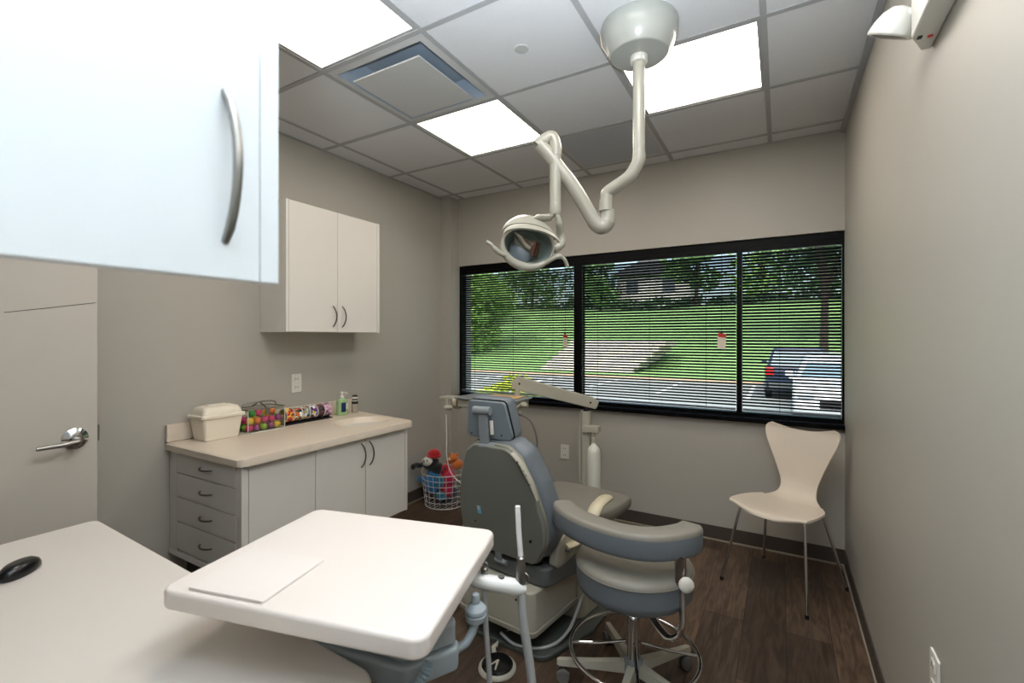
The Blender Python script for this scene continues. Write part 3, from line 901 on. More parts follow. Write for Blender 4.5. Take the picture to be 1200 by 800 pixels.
# knob and elbow below the tray
kp = loc3((1.918, -2.452, .797))
f = MB(); f.lathe([(.010, -.036), (.012, -.030), (.022, -.028), (.024, -.020), (.024, -.016), (.021, -.015), (.021, -.011), (.024, -.009), (.023, -.003), (.017, .004), (.0095, .008), (.009, .022), (.0075, .027), (.003, .028)], 26, kp)
obj('filter_knob', f, M_box, t, sharp=25)
f = MB(); f.tube([(kp[0], kp[1], kp[2] - .032), (kp[0] - .004, kp[1] - .012, kp[2] - .05), (kp[0] - .012, kp[1] - .025, kp[2] - .066), (kp[0] - .03, kp[1] - .04, kp[2] - .074)], .0095, 10)
obj('elbow_pipe', f, M_box, t)
# corrugated hose
hp = spline([loc3((1.925, -2.615, .775)), loc3((1.915, -2.64, .745)), loc3((1.86, -2.67, .715)), loc3((1.80, -2.66, .64)), loc3((1.74, -2.62, .4)), loc3((1.70, -2.58, .1))], 26)
f = MB(); f.tube(hp, [.0105 if k % 4 < 2 else .0085 for k in range(len(hp))], 12); obj('corrugated_hose', f, M_hoseb, t)
tag(obj('paper_pad', MB().slab([(p[0], p[1]) for p in wp], 0, .005, .001), mat('paper_white', (236, 229, 224), .6)), 'thin white pad lying on the white cart surface', 'paper')
pp = bpy.data.objects['paper_pad']; pp.location = (cc.x, cc.y, .9005); pp.rotation_euler = (0, 0, ang)

# suction instruments standing in the holder
t = thing('suction_handpiece', 'tall white suction tip in a metal handpiece on the cart holder', 'suction tube', (1.968, -2.328, .80))
obj('white_tip', MB().tube([(-.006, 0, .068), (-.010, -.001, .12), (-.013, -.002, .185)], [.0065, .0065, .0062], 14), mat('tip_white', (236, 236, 234), .3), t)
obj('metal_handle', MB().lathe([(.006, .062), (.0105, .058), (.0105, .04), (.0125, .036), (.0125, .0), (.010, -.004)], 18, (-.005, 0, .006)), M_steel, t)
obj('trigger_ring', MB().tube([(.006 + .012 * math.cos(a), -.002, .018 + .013 * math.sin(a)) for a in [2 * PI * k / 18 for k in range(18)]], .0014, 6, closed=True), M_steel, t)
obj('suction_hose', MB().tube(spline([(-.004, 0, -.012), (.002, 0, -.09), (.022, .004, -.23), (.03, 0, -.42), (-.02, -.08, -.62), (-.12, -.16, -.70)], 8), .0105, 12), M_hose, t)
t = thing('saliva_ejector', 'slim suction valve with a thin hose beside the white tray edge', 'suction tube', (1.888, -2.372, .805))
obj('metal_valve', MB().lathe([(.004, .038), (.009, .034), (.009, .016), (.006, .012), (.006, -.02)], 16), M_steel, t)
obj('valve_loop', MB().tube([(.009 * math.cos(a), 0, .04 + .010 * math.sin(a)) for a in [2 * PI * k / 16 for k in range(16)]], .0016, 6, closed=True), M_steel, t)
obj('thin_hose', MB().tube(spline([(0, 0, -.015), (.004, 0, -.1), (.014, 0, -.25), (.01, -.02, -.45), (-.05, -.1, -.66), (-.1, -.14, -.71)], 8), .0062, 10), M_hose, t)

# ------------------------------------------------------------------ patient chair
t = thing('dental_chair', 'grey upholstered dental patient chair seen from behind', 'dental chair', (1.43, -1.10, 0), R(-6))
obj('floor_plate', MB().slab(rpoly([(-.20, -.42), (.24, -.40), (.32, -.1), (.30, .46), (-.25, .46), (-.28, -.1)], .07, 6), 0, .022, .006), M_plate, t)
pc = MB()
pc.slab(rpoly([(-.215, -.43), (.205, -.43), (.22, -.03), (-.22, -.03)], .035, 6), .125, .298, .012)
obj('pump_cover', pc, M_beige, t)
obj('pump_cover_skirt', MB().slab(rpoly([(-.222, -.437), (.212, -.437), (.227, -.023), (-.227, -.023)], .035, 6), .108, .130, .004), mat('dental_beige_skirt', (150, 146, 132), .35), t)
obj('cover_screw', MB().lathe([(.005, 0), (.005, .002)], 10, (.12, -.431, .25), (0, -1, 0)), M_screw, t)
obj('lift_column', MB().slab(rpoly(rect(-.12, -.05, .14, .38), .05), .02, .36, .01), M_mech, t)
obj('lift_arm_cover', MB().slab(rpoly([(.03, -.10), (.25, -.06), (.27, .30), (.05, .32)], .05), .02, .36, .015), M_beige, t)
# seat frame
obj('seat_frame', MB().slab(rpoly([(-.24, -.37), (.235, -.37), (.30, -.05), (.25, .28), (-.2, .28), (-.25, .1)], .04, 5), .300, .385, .014), M_mech, t)
obj('seat_bracket', MB().slab(rpoly([(-.20, -.35), (.16, -.35), (.18, .1), (-.2, .1)], .03, 4), .385, .42, .008), M_rubber, t)
# seat + leg cushion
def loft(mb, secs, n=28, p=3.2):
    rg = []
    for (cx, cy, cz, hx, hz) in secs:
        r_ = []
        for k in range(n):
            a = 2 * PI * k / n; c = math.cos(a); s_ = math.sin(a)
            r_.append((cx + hx * abs(c) ** (2 / p) * (1 if c >= 0 else -1), cy, cz + hz * abs(s_) ** (2 / p) * (1 if s_ >= 0 else -1)))
        rg.append(r_)
    mb.rings(rg)
    return mb
f = MB(); loft(f, [(0, -.30, .46, .15, .02), (0, -.29, .46, .21, .045), (0, -.15, .455, .235, .05), (0, .1, .445, .25, .05), (0, .28, .425, .255, .052), (.0, .42, .425, .265, .05), (.0, .52, .425, .262, .048), (0, .555, .42, .25, .04), (0, .57, .415, .2, .02)], 32, 4)
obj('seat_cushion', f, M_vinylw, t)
f = MB(); loft(f, [(.0, .30, .36, .14, .02), (0, .34, .36, .19, .035), (0, .50, .35, .17, .03), (0, .53, .35, .12, .01)], 24, 4)
obj('leg_rest_shell', f, M_beige, t)
# backrest in its own tilted frame
tilt = R(11)
Mb = Matrix.Translation((0.03, -.345, .415)) @ Matrix.Rotation(tilt, 4, 'X')
prof = [(-.205, 0.0), (.165, -.005), (.225, .10), (.228, .20), (.19, .35), (.135, .475), (.08, .515), (-.10, .515), (-.155, .475), (-.205, .35), (-.24, .2), (-.24, .08)]
rp_ = rpoly(prof, [.05, .05, .08, .1, .1, .06, .05, .05, .06, .1, .1, .08], 4)
f = MB(); f.M = Mb; f.slab(rp_, -.050, -.02, .008, 3, 'y'); obj('backrest_shell', f, M_shell, t)
f = MB(); f.M = Mb; f.slab(offs(rp_, -.006), -.034, -.014, .004, 3, 'y'); obj('shell_rim', f, mat('rim_grey_beige', (140, 138, 126), .4), t)
f = MB(); f.M = Mb
fat = [(p[0] * 1.10 + .008, p[1] * 1.02 + .005) for p in rp_]
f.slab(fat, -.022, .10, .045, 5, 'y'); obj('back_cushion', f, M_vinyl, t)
# touch pad along right rim
f = MB(); f.M = Mb; f.tube([(.110, -.048, .503), (.156, -.050, .460), (.192, -.050, .392), (.212, -.048, .31)], [.013, .015, .015, .008], 10, flat=.6); tp = obj('control_strip', f, M_beige, t)
f = MB(); f.M = Mb
for k, (a, c) in enumerate(((.143, .472), (.156, .456), (.168, .438), (.178, .420), (.186, .402), (.193, .384))): f.ball((a, -.061, c), (.0055, .003, .006), 8, 6)
obj('button', f, M_rubber, tp)
f = MB(); f.M = Mb; f.lathe([(.007, 0), (.007, .004), (.003, .005)], 12, (.155, -.050, .11), (0, -1, 0)); obj('screw', f, M_screw, t)
f = MB(); f.M = Mb; f.lathe([(.004, 0), (.004, .003)], 10, (-.15, -.050, .13), (0, -1, 0)); obj('screw', f, M_screw, t)
f = MB(); f.M = Mb; f.box(-.128, -.052, .175, -.108, -.0495, .212, .0006); obj('sticker', f, mat('sticker_light_blue', (120, 190, 225), .4), t)
f = MB(); f.M = Mb; f.box(-.125, -.0525, .195, -.112, -.0520, .209, .0002); obj('sticker_mark', f, M_outlet, bpy.data.objects['sticker'])
# hinge covers
f = MB(); f.M = Mb; f.box(-.06, -.05, -.05, -.02, -.01, .01, .008); f.tube([(-.065, -.04, -.045), (.0, -.04, -.045)], .013, 12); obj('back_hinge', f, M_greyp, t)
f = MB()
f.slab(rpoly([(-.33, .37), (-.10, .37), (-.06, .44), (-.12, .50), (-.24, .52), (-.31, .46)], .03, 4), .215, .262, .012, 3, 'x')
obj('armrest_bracket', f, M_beige, t)
f = MB()
f.slab(rpoly([(-.33, .37), (-.10, .37), (-.06, .44), (-.12, .50), (-.24, .52), (-.31, .46)], .03, 4), -.30, -.255, .012, 3, 'x')
obj('armrest_bracket', f, M_beige, t)
f = MB(); f.tube([(.26, -.24, .44), (.285, -.24, .44)], .014, 14); obj('pivot_cap', f, M_greyp, t)
f = MB(); f.tube(spline([(.262, -.25, .45), (.285, -.17, .455), (.298, -.09, .50), (.300, -.02, .565), (.298, .06, .578), (.29, .12, .57)], 6), [.022] * 8 + [.026] * 8 + [.034] * 8 + [.036] * 7, 14, flat=.55); obj('armrest', f, mat('armrest_cream', (206, 196, 168), .35), t, label='cream curved armrest')
f = MB(); f.tube(spline([(-.262, -.25, .45), (-.285, -.17, .455), (-.298, -.09, .50), (-.300, -.02, .565), (-.298, .06, .578), (-.29, .12, .57)], 6), [.022] * 8 + [.026] * 8 + [.034] * 8 + [.036] * 7, 14, flat=.55); obj('armrest', f, MATS['armrest_cream'], t, label='cream curved armrest')
f = MB(); f.tube(spline([(-.2, -.33, .40), (-.1, -.37, .392), (.05, -.38, .395), (.2, -.34, .40)], 6), .007, 8); obj('cable', f, M_rubber, t)
# headrest
Mh = Matrix.Translation((-.015, -.425, .94)) @ Matrix.Rotation(R(6), 4, 'X') @ Matrix.Rotation(R(8), 4, 'Z')
hp_ = rpoly([(-.118, .0), (.122, -.006), (.088, .165), (-.098, .170)], .022, 5)
f = MB(); f.M = Mh; f.slab(hp_, -.03, -.012, .005, 3, 'y'); obj('headrest_panel', f, M_headp, t)
f = MB(); f.M = Mh; f.slab(offs(hp_, -.005), -.013, -.008, .002, 2, 'y'); obj('headrest_piping', f, M_rubber, t)
f = MB(); f.M = Mh; f.slab(offs(hp_, -.008), -.010, .075, .03, 5, 'y'); obj('headrest_cushion', f, M_vinyl, t)
f = MB(); f.M = Mh
for (a, c) in ((-.075, .13), (.02, .135), (-.09, .018), (.065, .018)): f.lathe([(.004, 0), (.004, .003)], 10, (a, -.03, c), (0, -1, 0))
obj('headrest_screw', f, M_screw, t)
f = MB(); f.M = Mh
f.tube([(-.055, -.052, .13), (.03, -.052, .13)], .019, 16); obj('bracket_knuckle', f, M_greyp, t)
f = MB(); f.M = Mh
f.slab(rpoly([(-.035, -.035), (.012, -.035), (.012, .13), (-.032, .13)], .01), -.062, -.042, .005, 2, 'y'); obj('bracket_link', f, M_greyp, t)
f = MB(); f.M = Mh
f.tube([(-.035, -.052, -.03), (.045, -.052, -.03)], .017, 16); obj('bracket_knuckle', f, M_greyp, t)
f = MB(); f.M = Mh
f.tube([(.026, -.045, .025), (.026, -.045, .085)], .009, 10); obj('adjust_bar', f, M_outlet, t)
f = MB(); f.M = Mh; f.slab(rpoly(rect(-.04, -.08, .0, -.02), .006), -.045, -.015, .003, 2, 'y'); obj('headrest_post', f, M_greyp, t)
obj('floor_cable', MB().tube(spline([(.245, -.05, .14), (.26, -.22, .06), (.215, -.33, .028), (.10, -.40, .03), (.02, -.41, .06)], 8), .007, 10), M_hose, t)

# foot control
t = thing('foot_control', 'round foot pedal with a black disc on the floor', 'foot pedal', (1.470, -1.64, 0))
obj('base_ring', MB().lathe([(.078, 0), (.080, .004), (.078, .012), (.070, .018), (.066, .016)], 36), M_beige, t)
obj('pedal_disc', MB().lathe([(.064, .012), (.066, .02), (.060, .028), (.02, .032), (.004, .032)], 36), mat('pedal_black_chrome', (60, 60, 62), .15, metal=.8), t)
obj('arrow_mark', MB().slab([(-.022, -.048), (-.016, -.048), (0, -.008), (.016, -.048), (.022, -.048), (.004, .01), (-.004, .01)], .0305, .0325), M_beige, t, fix=True)
obj('connector', MB().tube([(-.05, .055, .012), (-.07, .08, .02), (-.065, .10, .02)], .011, 10), M_beige, t)
obj('cable', MB().tube(spline([(-.065, .10, .018), (-.085, .16, .012), (-.06, .24, .03), (-.03, .30, .10)], 8), .006, 8), M_hose, t)

# ------------------------------------------------------------------ delivery unit beyond the chair
t = thing('delivery_unit', 'beige instrument delivery unit on a swing arm beyond the chair', 'dental unit', (1.362, -.32, 0))
P_ = lambda x, y, z: (x - 1.362, y + .32, z)
obj('floor_foot', MB().slab(rpoly(rect(-.13, -.12, .10, .12), .04), 0, .035, .008), M_mech, t)
obj('post', MB().slab(rpoly(rect(-.028, -.028, .028, .028), .010), .03, .89, .003), M_beige, t)
obj('post_pipe', MB().tube([(-.045, -.01, .03), (-.045, -.01, .86), (-.03, 0, .89)], .010, 10), M_beige, t)
obj('pivot', MB().lathe([(.022, .885), (.022, .92)], 18), M_rubber, t)
# swing arm: a tapered box beam
a0 = Vector((.035, .02, .945)); a1 = Vector(P_(.93, -.56, 1.085))
dv = (a1 - a0); L = dv.length; ux = dv.normalized(); uy = Vector((0, 0, 1)).cross(ux).normalized(); uz = ux.cross(uy)
Ma = Matrix.Translation(a0) @ Matrix(((ux.x, uy.x, uz.x, 0), (ux.y, uy.y, uz.y, 0), (ux.z, uy.z, uz.z, 0), (0, 0, 0, 1)))
f = MB(); f.M = Ma
f.slab(rpoly([(-.03, -.035), (L, -.048), (L + .015, .0), (L - .02, .045), (.0, .035), (-.035, .02)], .016, 4), -.032, .032, .006, 3, 'y')
obj('swing_arm', f, M_beige, t)
f = MB(); f.M = Ma
for x_ in (.02, L - .04): f.lathe([(.007, 0), (.007, .003)], 12, (x_, .032, .0), (0, 1, 0)); f.lathe([(.007, 0), (.007, .003)], 12, (x_, -.032, .0), (0, -1, 0))
obj('arm_bolt', f, M_screw, t)
# head
hc = Vector(P_(.80, -.66, 0))
f = MB(); f.lathe([(.02, .95), (.02, 1.06)], 16, (a1.x + .03, a1.y, 0)); obj('head_pivot', f, M_beige, t)
f = MB(); f.slab(rpoly(rect(hc.x - .20, hc.y - .12, hc.x + .24, hc.y + .14), .04, 5), .895, .955, .012); obj('head_body', f, M_beige, t)
tr_ = MB(); tr_.slab(rpoly(rect(hc.x - .20, hc.y - .15, hc.x + .27, hc.y + .13), .03, 5), .958, .966, .003); obj('instrument_tray', tr_, M_greyp, t)
tm = MB(); tm.slab(rpoly(rect(hc.x - .02, hc.y - .12, hc.x + .22, hc.y + .10), .01, 3), .966, .972, .002); obj('tray_mat', tm, mat('mat_tan', (212, 176, 128), .6), t)
f = MB(); f.tube([(hc.x - .20, hc.y - .06, .92), (hc.x - .235, hc.y - .06, .92)], .045, 18); obj('end_cap', f, mat('cap_tan_beige', (196, 184, 162), .4), t)
f = MB(); f.slab(rpoly(rect(hc.x - .36, hc.y - .09, hc.x - .25, hc.y + .01), .015, 4), .93, .955, .006); obj('side_rest', f, M_beige, t)
f = MB(); f.tube([(hc.x - .24, hc.y - .09, .885), (hc.x - .29, hc.y - .11, .885)], [.016, .02], 12); f.tube([(hc.x - .28, hc.y - .11, .96), (hc.x - .28, hc.y - .11, .86)], [.010, .012], 10)
obj('syringe_holder', f, M_beige, t)
f = MB(); f.tube(spline([(hc.x - .28, hc.y - .11, .86), (hc.x - .277, hc.y - .11, .70), (hc.x - .272, hc.y - .11, .56), (hc.x - .22, hc.y - .10, .44), (hc.x - .02, hc.y - .05, .32), (hc.x + .3, hc.y + .2, .06)], 8), .0035, 8); obj('thin_hose', f, M_outlet, t)
f = MB(); f.tube([(hc.x + .25, hc.y - .10, .90), (hc.x + .33, hc.y - .12, .955)], [.02, .026], 12, flat=.6); f.tube([(hc.x + .22, hc.y - .08, .885), (hc.x + .29, hc.y - .10, .90)], .012, 10); obj('handle', f, M_beige, t)
f = MB(); f.tube(spline([(hc.x + .22, hc.y - .04, .90), (hc.x + .34, hc.y - .05, .86), (hc.x + .38, hc.y - .04, .72), (hc.x + .33, hc.y - .02, .60), (hc.x + .25, hc.y, .55), (hc.x + .2, hc.y + .05, .3), (hc.x + .4, hc.y + .25, .05)], 8), .006, 8); obj('looped_hose', f, M_foam, t)
for pn in list(t.children):
    if pn.name.split('.')[0] in ('head_body', 'instrument_tray', 'tray_mat', 'end_cap', 'side_rest', 'syringe_holder', 'handle'): pn.location.z += .022
# bottle bracket
obj('bottle_bracket', MB().box(-.01, -.055, .755, .10, .0, .80, .006), M_beige, t)
f = MB()
for k in range(4): f.lathe([(.004, 0), (.004, .008)], 8, (.02 + k * .022, -.03, .755), (0, 0, -1))
obj('port', f, M_screw, t)
t = thing('water_bottle', 'white plastic water bottle hanging from the unit post bracket', 'bottle', (1.425, -.355, .39))
f = MB(); f.lathe([(.040, 0), (.046, .006), (.046, .235), (.038, .262), (.018, .285), (.013, .295), (.013, .31)], 26); obj('bottle_body', f, mat('bottle_white', (218, 216, 204), .35), t)
f = MB(); f.lathe([(.016, .305), (.016, .33), (.010, .335), (.010, .374)], 18); obj('bottle_cap', f, M_beige, t)

# ------------------------------------------------------------------ assistant stool
t = thing('dental_stool', 'grey round stool with a curved arm rest and chrome foot ring', 'stool', (1.995, -1.47, 0), 0)
def arcp(r_, a0, a1, n, z): return [(r_ * math.cos(R(a0 + (a1 - a0) * k / n)), r_ * math.sin(R(a0 + (a1 - a0) * k / n)), z) for k in range(n + 1)]
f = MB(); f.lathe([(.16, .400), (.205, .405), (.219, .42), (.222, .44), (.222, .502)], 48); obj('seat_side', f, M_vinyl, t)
f = MB(); f.lathe([(.222, .500), (.222, .508), (.214, .522), (.19, .531), (.12, .536), (.02, .538)], 48); obj('seat_top', f, M_vinylw, t)  # seat top coloured lighter than its side as if lit from above
f = MB(); f.tube(arcp(.2235, 0, 354, 59, .503), .0018, 6, closed=True); obj('seat_piping', f, M_vinylw, t)
f = MB(); f.lathe([(.10, .385), (.12, .405)], 24); f.lathe([(.026, .30), (.028, .385)], 20); obj('under_plate', f, M_rubber, t)
f = MB(); f.lathe([(.024, .10), (.024, .31), (.014, .312)], 20); obj('gas_column', f, M_chrome, t)
f = MB(); f.lathe([(.034, .075), (.042, .085), (.036, .12), (.026, .125)], 20); obj('hub', f, M_greyp, t)
for k, a in enumerate((200, 272, 344, 56, 128)):
    d_ = Vector((math.cos(R(a)), math.sin(R(a)), 0)); s_ = Vector((-d_.y, d_.x, 0))
    f = MB(); rg = []
    for (rr_, w_, z0_, z1_) in ((.02, .022, .075, .115), (.15, .018, .072, .10), (.29, .015, .068, .088), (.30, .010, .07, .085)):
        rg.append([d_ * rr_ + s_ * w_ + Vector((0, 0, z0_)), d_ * rr_ - s_ * w_ + Vector((0, 0, z0_)), d_ * rr_ - s_ * w_ * .7 + Vector((0, 0, z1_)), d_ * rr_ + s_ * w_ * .7 + Vector((0, 0, z1_))])
    f.rings(rg); lg = obj('base_leg', f, M_beige, t)
    c_ = d_ * .275
    f = MB()
    for q_ in (-.014, .014):
        f.lathe([(.022, -.009), (.027, -.006), (.027, .006), (.022, .009)], 20, (c_.x + s_.x * q_, c_.y + s_.y * q_, .027), tuple(s_))
    f.lathe([(.006, .03), (.006, .07)], 8, (c_.x, c_.y, 0))
    obj('caster', f, M_foam, lg)
f = MB(); f.tube(arcp(.245, 0, 354, 59, .160), .0085, 10, closed=True); obj('foot_ring', f, M_chrome, t)
f = MB()
for a in (20, 200, 290): f.tube([(.03 * math.cos(R(a)), .03 * math.sin(R(a)), .19), (.13 * math.cos(R(a)), .13 * math.sin(R(a)), .17), (.24 * math.cos(R(a)), .24 * math.sin(R(a)), .160)], .006, 8)
obj('ring_spoke', f, M_chrome, t)
# curved arm rest band: loft along an arc
cps = spline([(-.300, -.015, .655), (-.235, -.085, .652), (-.13, -.135, .648), (0.0, -.155, .645), (.11, -.128, .645), (.195, -.05, .648), (.218, .015, .65)], 7)
f = MB(); rg = []
for i, p in enumerate(cps):
    tt = (cps[min(i + 1, len(cps) - 1)] - cps[max(i - 1, 0)]).normalized(); nn = Vector((tt.y, -tt.x, 0))
    e = min(i, len(cps) - 1 - i) / 3.0; k_ = 1 if e >= 1 else math.sqrt(max(.05, 1 - (1 - e) ** 2))
    sec = [(-.038, -.045), (.038, -.045), (.046, -.03), (.046, .03), (.036, .045), (-.036, .045), (-.046, .03), (-.046, -.03)]
    rg.append([p + nn * (u * k_) + Vector((0, 0, v * (.75 + .25 * k_))) for u, v in sec])
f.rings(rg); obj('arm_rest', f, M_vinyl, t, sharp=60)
f = MB(); rg = []
for i, p in enumerate(cps):
    tt = (cps[min(i + 1, len(cps) - 1)] - cps[max(i - 1, 0)]).normalized(); nn = Vector((tt.y, -tt.x, 0))
    e = min(i, len(cps) - 1 - i) / 3.0; k_ = 1 if e >= 1 else math.sqrt(max(.05, 1 - (1 - e) ** 2))
    sec = [(-.045, .028), (.0465, .028), (.044, .040), (.034, .050), (-.034, .050), (-.043, .040)]
    rg.append([p + nn * (u * k_) + Vector((0, 0, v * (.75 + .25 * k_))) for u, v in sec])
f.rings(rg); obj('arm_rest_top', f, M_vinylw, t, sharp=60, label='arm rest top with overhead light painted in paler warm grey')  # same vinyl as the band, light on top painted into its colour
f = MB(); f.tube(spline([(-.02, -.02, .40), (.04, -.05, .385), (.12, -.10, .335), (.165, -.125, .325), (.20, -.12, .36), (.200, -.10, .45), (.190, -.085, .60)], 6), .016, 12, flat=.7); obj('arm_rest_support', f, M_chrome, t)
f = MB(); f.slab(rpoly(rect(.176, .50, .212, .62), .008), -.115, -.085, .004, 2, 'y'); obj('support_clamp', f, M_chrome, t)
f = MB(); f.lathe([(.008, 0), (.008, .015), (.020, .017), (.026, .022), (.026, .034), (.018, .040), (.005, .041)], 14, (.206, -.118, .535), (.55, -.83, 0)); obj('knob', f, M_outlet, t)

# ------------------------------------------------------------------ white shell chair
t = thing('shell_chair', 'cream one-piece shell chair with chrome legs beside the right wall', 'chair', (2.515, -.268, 0), R(-26))
G = []
NS, NT = 80, 25
def prof_c(s_):      # s 0..1 from seat front to back top: (y,z,halfwidth)
    K = [(0, -.235, .425, .145), (.05, -.225, .440, .186), (.14, -.18, .449, .212), (.28, -.07, .446, .214), (.38, .02, .442, .198), (.46, .09, .447, .15), (.53, .145, .475, .105), (.60, .175, .535, .100), (.70, .19, .62, .128), (.80, .203, .705, .162), (.88, .214, .770, .190), (.94, .221, .808, .203), (.975, .2245, .826, .198), (.992, .226, .834, .184), (1.0, .227, .838, .168)]
    P4 = [Vector(k[1:]) for k in K]; S4 = [k[0] for k in K]
    for i in range(len(K) - 1):
        if s_ <= S4[i + 1] + 1e-9:
            u = (s_ - S4[i]) / (S4[i + 1] - S4[i])
            a = P4[max(i - 1, 0)]; b_ = P4[i]; c = P4[i + 1]; d = P4[min(i + 2, len(K) - 1)]
            return .5 * ((2 * b_) + (c - a) * u + (2 * a - 5 * b_ + 4 * c - d) * u * u + (3 * b_ - a - 3 * c + d) * u ** 3)
    return P4[-1]
for i in range(NS + 1):
    s_ = i / NS; y, z, hw = prof_c(s_)
    row = []
    for j in range(NT):
        u = -1 + 2 * j / (NT - 1)
        x = hw * math.sin(u * PI / 2) if False else hw * u
        zz, yy = z, y
        if s_ < .45: zz += .010 * (u * u) - (.0 if s_ > .1 else 0); 
        if s_ < .12: yy += .055 * abs(u) ** 3 * (1 - s_ / .12)
        if s_ > .55: yy -= .028 * u * u * min(1, (s_ - .55) / .3)
        if s_ > .88: zz += (.030 * abs(u) ** 2.0) * (s_ - .88) / .12
        row.append((x, yy, zz))
    G.append(row)
obj('seat_shell', MB().grid(G, .011), M_chairw, t, sharp=50)
for (sx, sy) in ((-1, -1), (1, -1), (-1, 1), (1, 1)):
    top = (sx * .07, sy * .05, .432); mid = (sx * (.17 if sy < 0 else .15), sy * (.145 if sy < 0 else .10), .425); ft = (sx * .225, -.245 if sy < 0 else .215, .012)
    f = MB(); f.tube([top, ((top[0] + mid[0]) / 2, (top[1] + mid[1]) / 2, .430), mid, (mid[0] + (ft[0] - mid[0]) * .04, mid[1] + (ft[1] - mid[1]) * .04, .405), ft], .0075, 12)
    lg = obj('leg', f, M_chrome, t)
    obj('foot_cap', MB().lathe([(.009, 0), (.010, .003), (.009, .02)], 12, (ft[0], ft[1], 0)), M_rubber, lg)
obj('mount_plate', MB().lathe([(.09, .428), (.09, .435)], 24), M_rubber, t)

# ------------------------------------------------------------------ dental operatory lamp
t = thing('dental_lamp', 'ceiling-mounted beige dental operatory light on a jointed arm', 'dental light', (2.0, -1.406, H))
q = lambda p: (p[0] - 2.0, p[1] + 1.406, p[2] - H)
f = MB(); f.lathe([(.150, 0), (.153, -.01), (.151, -.04), (.138, -.085), (.115, -.118), (.108, -.124), (.02, -.126)], 44); obj('canopy', f, M_canopy, t)
f = MB()
for a in (200,):
    f.tube([(.1535 * math.cos(R(a)), .1535 * math.sin(R(a)), -.02), (.147 * math.cos(R(a)), .147 * math.sin(R(a)), -.07), (.12 * math.cos(R(a)), .12 * math.sin(R(a)), -.113)], .0035, 6)
obj('canopy_seam', f, mat('seam_tan', (196, 178, 158), .4), t)
f = MB(); f.lathe([(.034, -.125), (.034, -.15), (.027, -.155)], 22); obj('collar', f, M_outlet, t)
f = MB(); f.lathe([(.0245, -.14), (.0245, -.50), (.0235, -.503), (.0235, -.507), (.0245, -.51), (.0245, -.535)], 22); obj('post', f, M_lightb, t)
PBm = Vector((0, 0, -.535)); E1 = Vector(q((1.862, -1.41, 1.98))); E2 = Vector(q((1.862, -1.40, 1.875)))
f = MB(); f.tube(spline([(0, 0, -.52), (-.001, 0, -.545), (-.018, 0, -.578), (-.045, -.001, -.61), E1 + Vector((.012, 0, .015)), E1 + Vector((.004, 0, -.01)), E1 + Vector((0, 0, -.03))], 6), .0265, 18); obj('upper_arm', f, M_lightb, t)
f = MB(); f.lathe([(.0285, 0), (.0285, -.045)], 20, tuple(E1 + Vector((0, 0, -.02)))); obj('elbow_sleeve', f, M_lightb, t)
TT = Vector(q((1.622, -1.545, 2.195)))
f = MB(); f.tube(spline([E2 + Vector((.004, .0, .045)), E2 + Vector((.004, .0, .005)), E2 + Vector((-.012, -.005, -.022)), E2 + Vector((-.045, -.02, .0)), E2.lerp(TT, .45) + Vector((.0, .0, -.02)), E2.lerp(TT, .8), TT], 7), [.031] * 8 + [.033] * 14 + [.030] * 10 + [.028] * 11, 18); obj('spring_arm', f, M_lightb, t)
D1 = Vector(q((1.679, -1.514, 2.215)))
f = MB(); f.tube(spline([TT + Vector((-.01, -.005, -.005)), TT + Vector((.02, .01, .022)), D1 + Vector((-.012, -.006, .010)), D1 + Vector((0, 0, -.03)), D1 + Vector((0, 0, -.07))], 7), .0262, 18); obj('knuckle', f, M_lightb, t)
f = MB(); f.lathe([(.0255, -.068), (.0245, -.07), (.0245, -.262), (.0235, -.265), (.0255, -.268), (.0255, -.30), (.020, -.316), (.008, -.322)], 20, tuple(D1)); obj('drop_tube', f, M_lightb, t)
# lamp head frame: origin at head centre, looking towards the camera and down
hcn = Vector(q((1.575, -1.575, 1.772)))
fd = Vector((.62, -.72, -.30)).normalized()            # facing direction
rt = Vector((0, 0, 1)).cross(fd).normalized(); up_ = fd.cross(rt).normalized()
# roll a little
ro = R(-8); rt2 = rt * math.cos(ro) + up_ * math.sin(ro); up2 = -rt * math.sin(ro) + up_ * math.cos(ro)
Mh2 = Matrix.Translation(hcn) @ Matrix(((rt2.x, up2.x, fd.x, 0), (rt2.y, up2.y, fd.y, 0), (rt2.z, up2.z, fd.z, 0), (0, 0, 0, 1)))
# local: x right, y up, z towards the viewer
def ell(a, b_, z, n=40, y0=0, x0=0): return [(x0 + a * math.cos(2 * PI * k / n), y0 + b_ * math.sin(2 * PI * k / n), z) for k in range(n)]
M_refl = mat('reflector_mirror', (190, 182, 176), .12, metal=1); M_inner = mat('lamp_inner_grey_green', (150, 162, 156), .3)
f = MB(); f.M = Mh2
f.rings([ell(.107, .081, .030), ell(.104, .078, .02), ell(.099, .073, -.02), ell(.066, .052, -.056), ell(.02, .015, -.064)], caps=(False, True))
obj('inner_bowl', f, M_inner, t)
f = MB(); f.M = Mh2
f.rings([ell(.112, .086, .018), ell(.113, .084, -.01), ell(.095, .070, -.055), ell(.045, .035, -.082), ell(.01, .01, -.086)], caps=(False, True))
obj('housing', f, M_lightb, t)
f = MB(); f.M = Mh2
pts = [(.108 * math.cos(a), .080 * math.sin(a) - .004 * max(0, -math.sin(a)), .028 + .012 * max(0, -math.sin(a))) for a in [2 * PI * k / 48 for k in range(48)]]
f.tube(pts, [.0055 + .013 * max(0, -math.sin(2 * PI * k / 48 + .25)) for k in range(48)], 12, closed=True)
obj('front_ring', f, M_lightb, t)
